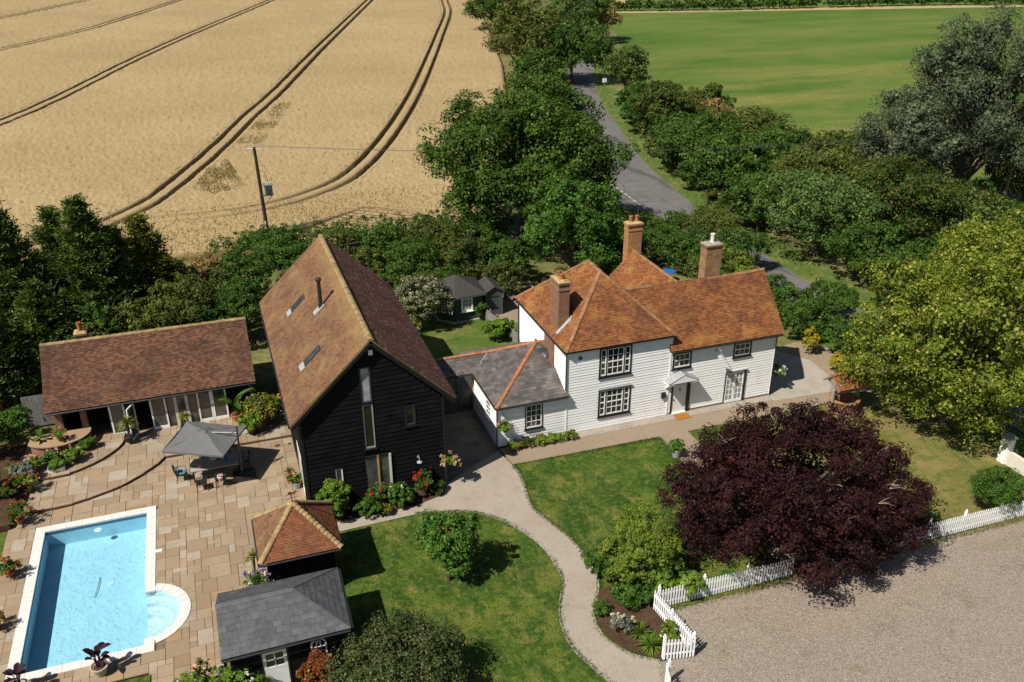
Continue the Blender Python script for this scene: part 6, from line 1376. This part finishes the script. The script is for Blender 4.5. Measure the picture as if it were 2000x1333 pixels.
# ------------------------------------------------------------------ trees
rngT = random.Random(77)
def lobed(rx, ry, rz, zc, n, seed, sub=.5, drop=.25):
    """uneven crown: a core and many boughs of different sizes standing out from it"""
    r_ = random.Random(seed); L = [(0, 0, zc, rx*.66, ry*.66, rz*.68)]
    for i in range(n):
        a = 2.39996*i+r_.uniform(-.4, .4); e = -drop+(1.02+drop)*((i+.5)/n); ce = math.sqrt(max(0, 1-min(1, abs(e))**2)); s = sub*r_.uniform(.55, 1.15); f = r_.uniform(.92, 1.06)-s*.95
        L.append((math.cos(a)*ce*rx*f, math.sin(a)*ce*ry*f, zc+e*rz*f, rx*s, ry*s, rz*s*.82))
    return L
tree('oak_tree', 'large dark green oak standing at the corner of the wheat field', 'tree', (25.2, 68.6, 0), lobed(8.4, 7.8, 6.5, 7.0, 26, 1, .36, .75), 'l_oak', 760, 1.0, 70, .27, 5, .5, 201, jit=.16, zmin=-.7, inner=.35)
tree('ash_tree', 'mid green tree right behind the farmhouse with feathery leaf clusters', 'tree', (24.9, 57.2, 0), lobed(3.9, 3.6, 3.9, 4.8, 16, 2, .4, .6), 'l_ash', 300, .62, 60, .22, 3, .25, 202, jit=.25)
tree('chestnut_tree', 'tall brownish green tree at the top beside the lane, left one', 'tree', (51, 140, 0), lobed(6.2, 6, 6.6, 7.4, 16, 3, .42, .6), 'l_chest', 260, 1.1, 50, .38, 4, .4, 203)
tree('field_tree', 'dark green tree at the very top on the wheat field boundary', 'tree', (68, 206, 0), lobed(6.8, 6.5, 6.8, 5.5, 14, 4, .42, .6), 'l_oak', 200, 1.3, 40, .5, 4, .4, 204)
tree('field_tree', 'green tree arching over the lane at the top', 'tree', (59.0, 138.5, 0), lobed(8.0, 6.5, 5.2, 5.4, 16, 5, .42, .6), 'l_hedge', 280, 1.1, 50, .38, 3.5, .35, 205)
tree('field_tree', 'tall light green tree at the top behind the lane trees', 'tree', (77, 180, 0), lobed(6.6, 6.3, 6.4, 7.5, 14, 6, .42, .6), 'l_sallow', 200, 1.2, 42, .45, 4, .35, 206)
tree('field_tree', 'dark ivy covered tree on the bend of the lane', 'tree', (62.3, 125, 0), lobed(3.7, 3.4, 3.9, 3.8, 12, 7, .45, .5), 'l_conifer', 170, .7, 44, .3, 2, .3, 207)
tree('field_tree', 'round tree between the wheat field and the lane', 'tree', (45.5, 119, 0), lobed(4.2, 4, 4.3, 4.2, 12, 8, .45, .5), 'l_oak', 170, .85, 44, .34, 2.5, .3, 208)
tree('field_tree', 'yellowing scrub tree at the top right of the lane trees', 'tree', (86, 185, 0), lobed(4.2, 4, 4.6, 4.5, 9, 9, .5, .4), 'l_dry', 120, .8, 36, .36, 2.5, .25, 209)
tree('willow_tree', 'tall grey green willow at the right edge of the picture', 'tree', (64.6, 61, 0), lobed(6.4, 6, 8.2, 10.8, 22, 10, .36, .8), 'l_willow', 700, .9, 56, .26, 6, .5, 210, asp=.4, jit=.2, zmin=-.7, inner=.4)
tree('willow_tree', 'lower grey green willow to the left of the tallest one', 'tree', (60.6, 64, 0), lobed(4.9, 4.6, 6.2, 6.2, 16, 11, .4, .8), 'l_willow', 450, .85, 52, .26, 4, .4, 211, asp=.4, jit=.2, zmin=-.7, inner=.4)
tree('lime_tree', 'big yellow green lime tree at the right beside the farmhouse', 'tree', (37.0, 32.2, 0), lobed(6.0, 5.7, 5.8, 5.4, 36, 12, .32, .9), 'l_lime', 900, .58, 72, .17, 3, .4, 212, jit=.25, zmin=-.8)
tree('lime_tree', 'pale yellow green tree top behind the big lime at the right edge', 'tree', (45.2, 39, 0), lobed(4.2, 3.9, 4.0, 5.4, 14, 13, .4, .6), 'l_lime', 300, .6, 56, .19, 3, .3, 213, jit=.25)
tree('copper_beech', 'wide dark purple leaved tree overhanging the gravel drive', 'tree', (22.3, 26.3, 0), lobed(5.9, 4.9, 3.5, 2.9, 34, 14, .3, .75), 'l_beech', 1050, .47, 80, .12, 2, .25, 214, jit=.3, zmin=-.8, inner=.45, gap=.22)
t = [o for o in C.objects if o.name.startswith('copper_beech')][0]; m = MB(); r_ = random.Random(4)
for i in range(20):
    a = r_.uniform(0, 6.28); e = r_.uniform(-.1, .9); d = Vector((math.cos(a)*math.sqrt(1-e*e), math.sin(a)*math.sqrt(1-e*e), e)); p = Vector((d.x*5.6*.82, d.y*4.7*.82, 2.9+d.z*3.4*.82))
    for q in range(3):
        dd = (d+Vector((r_.uniform(-.8, .8), r_.uniform(-.8, .8), r_.uniform(-.5, .5)))).normalized(); m.tube([p, p+dd*.35, p+dd*.6+Vector((0, 0, -.1))], [.014, .009, .004], 4, False)
mm = m.mesh('bare_twigs'); mm.materials.append(M('m_twig')); tag(link(bpy.data.objects.new('bare_twigs', mm), t), kind='stuff')
# conifers behind the garden room
def conifer(label, loc, R, h, mat, seed, nc=300, name='cypress_tree'):
    r_ = np.random.RandomState(seed); t = thing(name, label, 'tree', loc, 'conifers behind the garden room'); n = nc*46
    # boughs: drooping fans set round the stem
    zz = r_.rand(nc)**.8; a = r_.rand(nc)*6.28; rad = R*(1-zz**1.3)*(.72+.38*r_.rand(nc))+.12; c_ = np.stack([np.cos(a)*rad, np.sin(a)*rad, .25+zz*(h-.25)], 1); out = np.stack([np.cos(a), np.sin(a), .35+0*a], 1)
    ci = np.repeat(np.arange(nc), 46); side = np.cross(out, [0, 0, 1]); k2 = r_.normal(size=(n, 3)); s_ = (.28+.4*(1-zz))[ci][:, None]
    P = c_[ci]+unit(out)[ci]*k2[:, :1]*s_*.75+unit(side)[ci]*k2[:, 1:2]*s_*.55+np.array([0, 0, 1.])*k2[:, 2:]*s_*.28
    P[:, 2] = np.maximum(P[:, 2], .05); ax = unit(out[ci]+r_.normal(size=(n, 3))*.5+np.array([0, 0, .25])); N = unit(np.cross(ax, unit(r_.normal(size=(n, 3)))))
    V, F = cards(P, N, .2+.16*r_.rand(n), .09, r_, ax)
    m2 = nc*8; zz2 = r_.rand(m2); a2 = r_.rand(m2)*6.28; rd = R*(1-zz2**1.3)*.7*np.sqrt(r_.rand(m2)); P2 = np.stack([np.cos(a2)*rd, np.sin(a2)*rd, .2+zz2*(h-.5)], 1)
    V2, F2 = cards(P2, unit(r_.normal(size=(m2, 3))), .6, .5, r_); V = np.concatenate([V, V2]); F = np.concatenate([F, F2+len(V)-len(V2)])
    foliage('crown', mat, t, V, F); trunk(t, h*.97, .16, [], seed=seed); return t
cl = [('tall dark conifer at the left edge against the wheat', (-12.4, 58.5), 3.0, 10.3, 'l_conifer'), ('tallest dark conifer with pointed top behind the garden room', (-7.9, 58.8), 3.3, 10.0, 'l_conifer'), ('yellowish conifer to the right of the tallest one', (-4.6, 61), 2.4, 7.9, 'l_conyel'), ('dark conifer between the two tall ones', (-10.0, 62), 2.6, 8.6, 'l_conifer'), ('dark conifer low at the left edge in front', (-14.3, 53.5), 2.8, 7.2, 'l_conifer'), ('dark conifer at the far left behind', (-16.0, 60), 3.0, 9.5, 'l_conifer'), ('short dark conifer behind the left end of garden room roof', (-10.6, 54.9), 2.4, 6.3, 'l_conifer'), ('slim dark conifer just left of the yellowish one', (-6.2, 59.6), 1.9, 7.6, 'l_conifer'), ('small dark conifer at the left edge near the border', (-14.0, 49.5), 2.0, 4.6, 'l_conifer')]
for i, (lab, p, R, h, mt) in enumerate(cl): conifer(lab, (*p, 0), R, h, mt, 300+i, int(30*R*h*.32))
sl = [('olive shrub behind the middle of the garden room roof', (-5.2, 55.5), 2.1, 4.0, 'l_hedge2'), ('yellow green shrub behind the right end of garden room roof', (-2.6, 57.2), 2.4, 4.6, 'l_hedge2'), ('dark shrub left of the barn behind the garden room', (.2, 56.0), 2.0, 3.4, 'l_hedge'), ('rust brown dead shrub among the conifers', (-6.9, 57.4), .9, 3.6, 'l_rust'), ('dry straw coloured shrub at the edge of the wheat left of pole', (-1.0, 64.0), 1.7, 3.4, 'l_dry'), ('green shrub with small leaves behind the barn', (1.4, 62.5), 2.3, 4.0, 'l_hedge'), ('dark shrub against the back of the barn', (1.0, 59.2), 1.8, 3.0, 'l_hedge'), ('olive shrub under the yellowish conifer', (-3.4, 61.3), 1.9, 4.4, 'l_hedge2'), ('shrub at the foot of the utility pole', (4.0, 70.0), 2.2, 3.2, 'l_hedge'), ('small green shrub behind the garden room chimney', (-8.4, 54.2), 1.6, 3.4, 'l_hedge2'), ('dark shrub filling between the two tall conifers', (-10.2, 58.6), 2.2, 5.2, 'l_hedge'), ('dark shrub in front of the tallest conifer', (-7.6, 55.6), 1.9, 4.2, 'l_hedge'), ('brown tinted shrub near the wheat edge behind conifers', (-4.0, 65), 1.8, 3.6, 'l_thorn')]
for i, (lab, p, r, h, mt) in enumerate(sl): B('shrub', lab, (*p, 0), r, mt, 330+i, h, .17, int(36*r*r)+34, 30, None, 'shrub', 'shrubs behind the garden room')
# hedge along the wheat and the thicket in front of it
r_ = random.Random(8)
def hedge(label, pts, r, h, mat, seed, leaf=.2, dens=26, name='hedge'):
    L = smoothline(pts, 4); ln = sum(math.dist(L[i], L[i+1]) for i in range(len(L)-1)); n = max(2, int(ln/(r*.8))); lobes = []; rr = random.Random(seed); acc = 0; tgt = 0; c0_ = pts[0]
    for i in range(len(L)-1):
        d_ = math.dist(L[i], L[i+1])
        while tgt <= acc+d_:
            f = (tgt-acc)/d_; x, y = L[i][0]+(L[i+1][0]-L[i][0])*f, L[i][1]+(L[i+1][1]-L[i][1])*f
            lobes.append((x-c0_[0]+rr.uniform(-.2, .2)*r, y-c0_[1]+rr.uniform(-.25, .25)*r, h*.5, r*rr.uniform(.8, 1.15), r*rr.uniform(.8, 1.15), h*.5*rr.uniform(.8, 1.2))); tgt += r*.8
        acc += d_
    return bush(name, label, (*c0_, 0), lobes, mat, int(ln*h*dens/4), r*.26, 28, leaf, 'hedge', seed, None, None, .08)
hedge('long green hedge along the near edge of the wheat field', [(1, 71.8), (8, 71.6), (16, 71.4), (24, 70.5)], 1.5, 2.7, 'l_hedge', 360, .2, 24, 'field_hedge')
hedge('far hedge line between the green field and the land beyond', [(113, 239), (138, 232), (160, 228), (172, 226.5)], 1.7, 2.6, 'l_hedge', 361, .5, 14, 'field_hedge'); hedge('dark far hedge line continuing to the right at the top', [(176, 226), (203, 222), (232, 213), (330, 186)], 1.7, 2.5, 'l_hedge', 362, .5, 11, 'field_hedge')
th_ = [((4.8, 66.3), 2.4, 3.4), ((8.6, 66), 2.5, 3.6), ((12.4, 66.8), 2.4, 3.3), ((16.2, 65.6), 2.7, 3.8), ((20.2, 65.5), 2.5, 3.6), ((9.9, 61.6), 2.3, 3.4), ((13.4, 61.2), 2.4, 3.8), ((17.2, 61.2), 2.4, 3.6), ((20.9, 60.4), 2.3, 3.6), ((6.2, 61.5), 2.2, 3.2), ((15.0, 58.2), 1.6, 2.6), ((19.6, 57.4), 1.7, 2.8), ((11.0, 57.4), 1.6, 2.8), ((5.5, 57.0), 2.0, 3.0)]
nmz = ['far left by the pole', 'second from left along the field hedge', 'third from left along the field hedge', 'under the left side of oak', 'beneath the oak', 'left behind barn roof', 'middle, left of the oak foot', 'behind summer house roof', 'behind the tool shed', 'directly behind the barn ridge', 'just behind the summer house', 'right of the tool shed', 'behind the pinkish shrub', 'tight behind the barn']
for i, (p, r, h) in enumerate(th_): B('thicket_shrub', 'dark green thicket shrub '+nmz[i], (*p, 0), r, ['l_hedge', 'l_hedge2', 'l_hedge', 'l_thorn'][i % 4], 380+i, h, .18, int(34*r*r), 30, None, 'shrub', 'thicket between garden and wheat')
rl = [((29.0, 63.5), 2.3, 3.6, 'l_hedge2', 'behind the tall orange chimney'), ((31.5, 63.8), 2.1, 3.2, 'l_hedge2', 'at the road junction behind the house'), ((36.2, 62.6), 2.1, 3.0, 'l_hedge', 'hiding the road behind the house, left'), ((38.6, 60.6), 2.6, 3.9, 'l_hedge2', 'hiding the road behind the house, right'), ((38.9, 56.4), 2.3, 3.3, 'l_hedge', 'beside the lane behind the square chimney'), ((33.4, 60), 2.2, 3.0, 'l_hedge', 'behind the farmhouse yard'), ((36.8, 55.2), 1.9, 2.6, 'l_box', 'bright one behind the square chimney'), ((36.2, 51.2), 1.8, 2.3, 'l_box', 'at the right end of the farmhouse roof, upper'), ((36.0, 47.7), 2.0, 2.8, 'l_hedge', 'at the right end of the farmhouse roof, middle'), ((36.4, 44.2), 2.0, 2.7, 'l_hedge', 'behind the golden conifer'), ((37.4, 40.6), 1.9, 2.7, 'l_hedge', 'behind the golden shrub by the well'), ((39.0, 45.6), 2.1, 2.9, 'l_hedge', 'between lane and lime tree'), ((30.4, 59.4), 2.2, 3.2, 'l_hedge', 'shading the blue table'), ((35.2, 57.2), 2.4, 3.4, 'l_hedge', 'right of the blue table'), ((34.4, 53.0), 2.2, 3.0, 'l_hedge2', 'dark one in the yard behind the square chimney'), ((28.2, 55.6), 1.8, 2.6, 'l_hedge', 'against the back of the rear wing')]
for i, (p, r, h, mt, lab) in enumerate(rl): B('hedge_shrub', 'green hedge shrub '+lab, (*p, 0), r, mt, 400+i, h, .16, int(40*r*r), 30, None, 'shrub', 'hedge shrubs behind the house')
rr_ = [((56.8, 106), 3.8, 5.4, 'l_hedge', 'nearest the lane bend'), ((54.6, 95.5), 4.4, 7.0, 'l_thorn', 'second down from the lane bend'), ((67, 110), 2.8, 3.0, 'l_rust', 'rusty one on the field edge'), ((65.2, 103), 3.2, 5.2, 'l_conifer', 'dark rounded one on the field edge'), ((51.4, 82.5), 5.0, 6.6, 'l_hedge', 'third down the lane'), ((58, 83), 4.8, 6.2, 'l_hedge2', 'behind the third on the field side'), ((49.4, 72), 4.8, 6.2, 'l_hedge', 'fourth down the lane'), ((47.4, 57.5), 5.0, 7.2, 'l_sallow', 'large pale feathery one halfway down the lane'), ((47.0, 51), 3.6, 4.4, 'l_hedge', 'near the lower piece of lane'), ((53.4, 56), 4.6, 7.4, 'l_thorn', 'dark thorny one right of the feathery one'), ((47.6, 64.6), 3.5, 4.8, 'l_hedge', 'dark one below the fourth'), ((59.5, 70), 4.6, 6.0, 'l_thorn', 'reddish one below the green field'), ((63.5, 56.6), 2.0, 3.8, 'l_rust', 'rust orange one below the willow'), ((54.2, 65), 4.8, 6.6, 'l_hedge2', 'brownish one above the feathery one'), ((59, 55), 4.2, 5.4, 'l_conifer', 'dark one under the willow, left'), ((66, 53.5), 3.4, 3.4, 'l_hedge', 'dark one at the foot of the right pole'), ((72, 60), 4.4, 6.5, 'l_thorn', 'dark one behind the right pole'), ((52.5, 48.5), 3.4, 3.4, 'l_hedge', 'low one above the lime tree'), ((59, 48.5), 2.8, 2.0, 'l_strawgrass', 'dry straw coloured one above the lime tree'), ((61.0, 97), 3.4, 4.6, 'l_dry', 'dry pale one behind the second on the lane'), ((45.6, 47.0), 1.5, 1.8, 'l_hedge2', 'small one at the lower lane verge'), ((53.2, 89), 3.4, 5.0, 'l_hedge', 'between the second and third'), ((57.3, 76), 4.2, 5.6, 'l_hedge', 'green one on the field side halfway'), ((57.5, 61.5), 4.0, 5.8, 'l_hedge2', 'between the thorny one and the willow'), ((54.4, 101.5), 2.4, 3.4, 'l_hedge', 'low one at the verge near the bend'), ((51.8, 91), 2.5, 3.4, 'l_hedge2', 'low one at the verge below the bend'), ((49.7, 84.5), 2.3, 3.0, 'l_thorn', 'low dark one at the verge opposite the oak'), ((48.8, 77.5), 2.4, 3.0, 'l_hedge', 'low one at the verge opposite the junction'), ((47.9, 71), 2.2, 2.8, 'l_hedge2', 'low one at the verge just past the junction'), ((47.2, 65.5), 2.0, 2.6, 'l_dry', 'low straw coloured one at the verge')]
for i, (p, r, h, mt, lab) in enumerate(rr_): B('hedgerow_shrub', 'hedgerow shrub right of the lane, '+lab, (p[0]-(1.5 if p[1] > 60 else .4), p[1], 0), r, mt, 430+i, h, .24 if p[1] < 70 else .3, int(15*r*r)+24, 31, None, 'shrub', 'hedgerow right of the lane', jit=.28)
bd = [('straw coloured dry scrub on the verge by the lane sign', (63.5, 118.5), 1.6, 1.6, 'l_dry'), ('dry orange scrub under the ivy tree', (61.3, 121), 1.2, 1.2, 'l_rust'), ('dry grass mound where the lane leaves the trees', (55, 133), 1.6, 1.6, 'l_dry')]
for i, (lab, p, r, h, mt) in enumerate(bd): B('dry_scrub', lab, (*p, 0), r, mt, 470+i, h, .22, 60, 24, None, 'shrub')
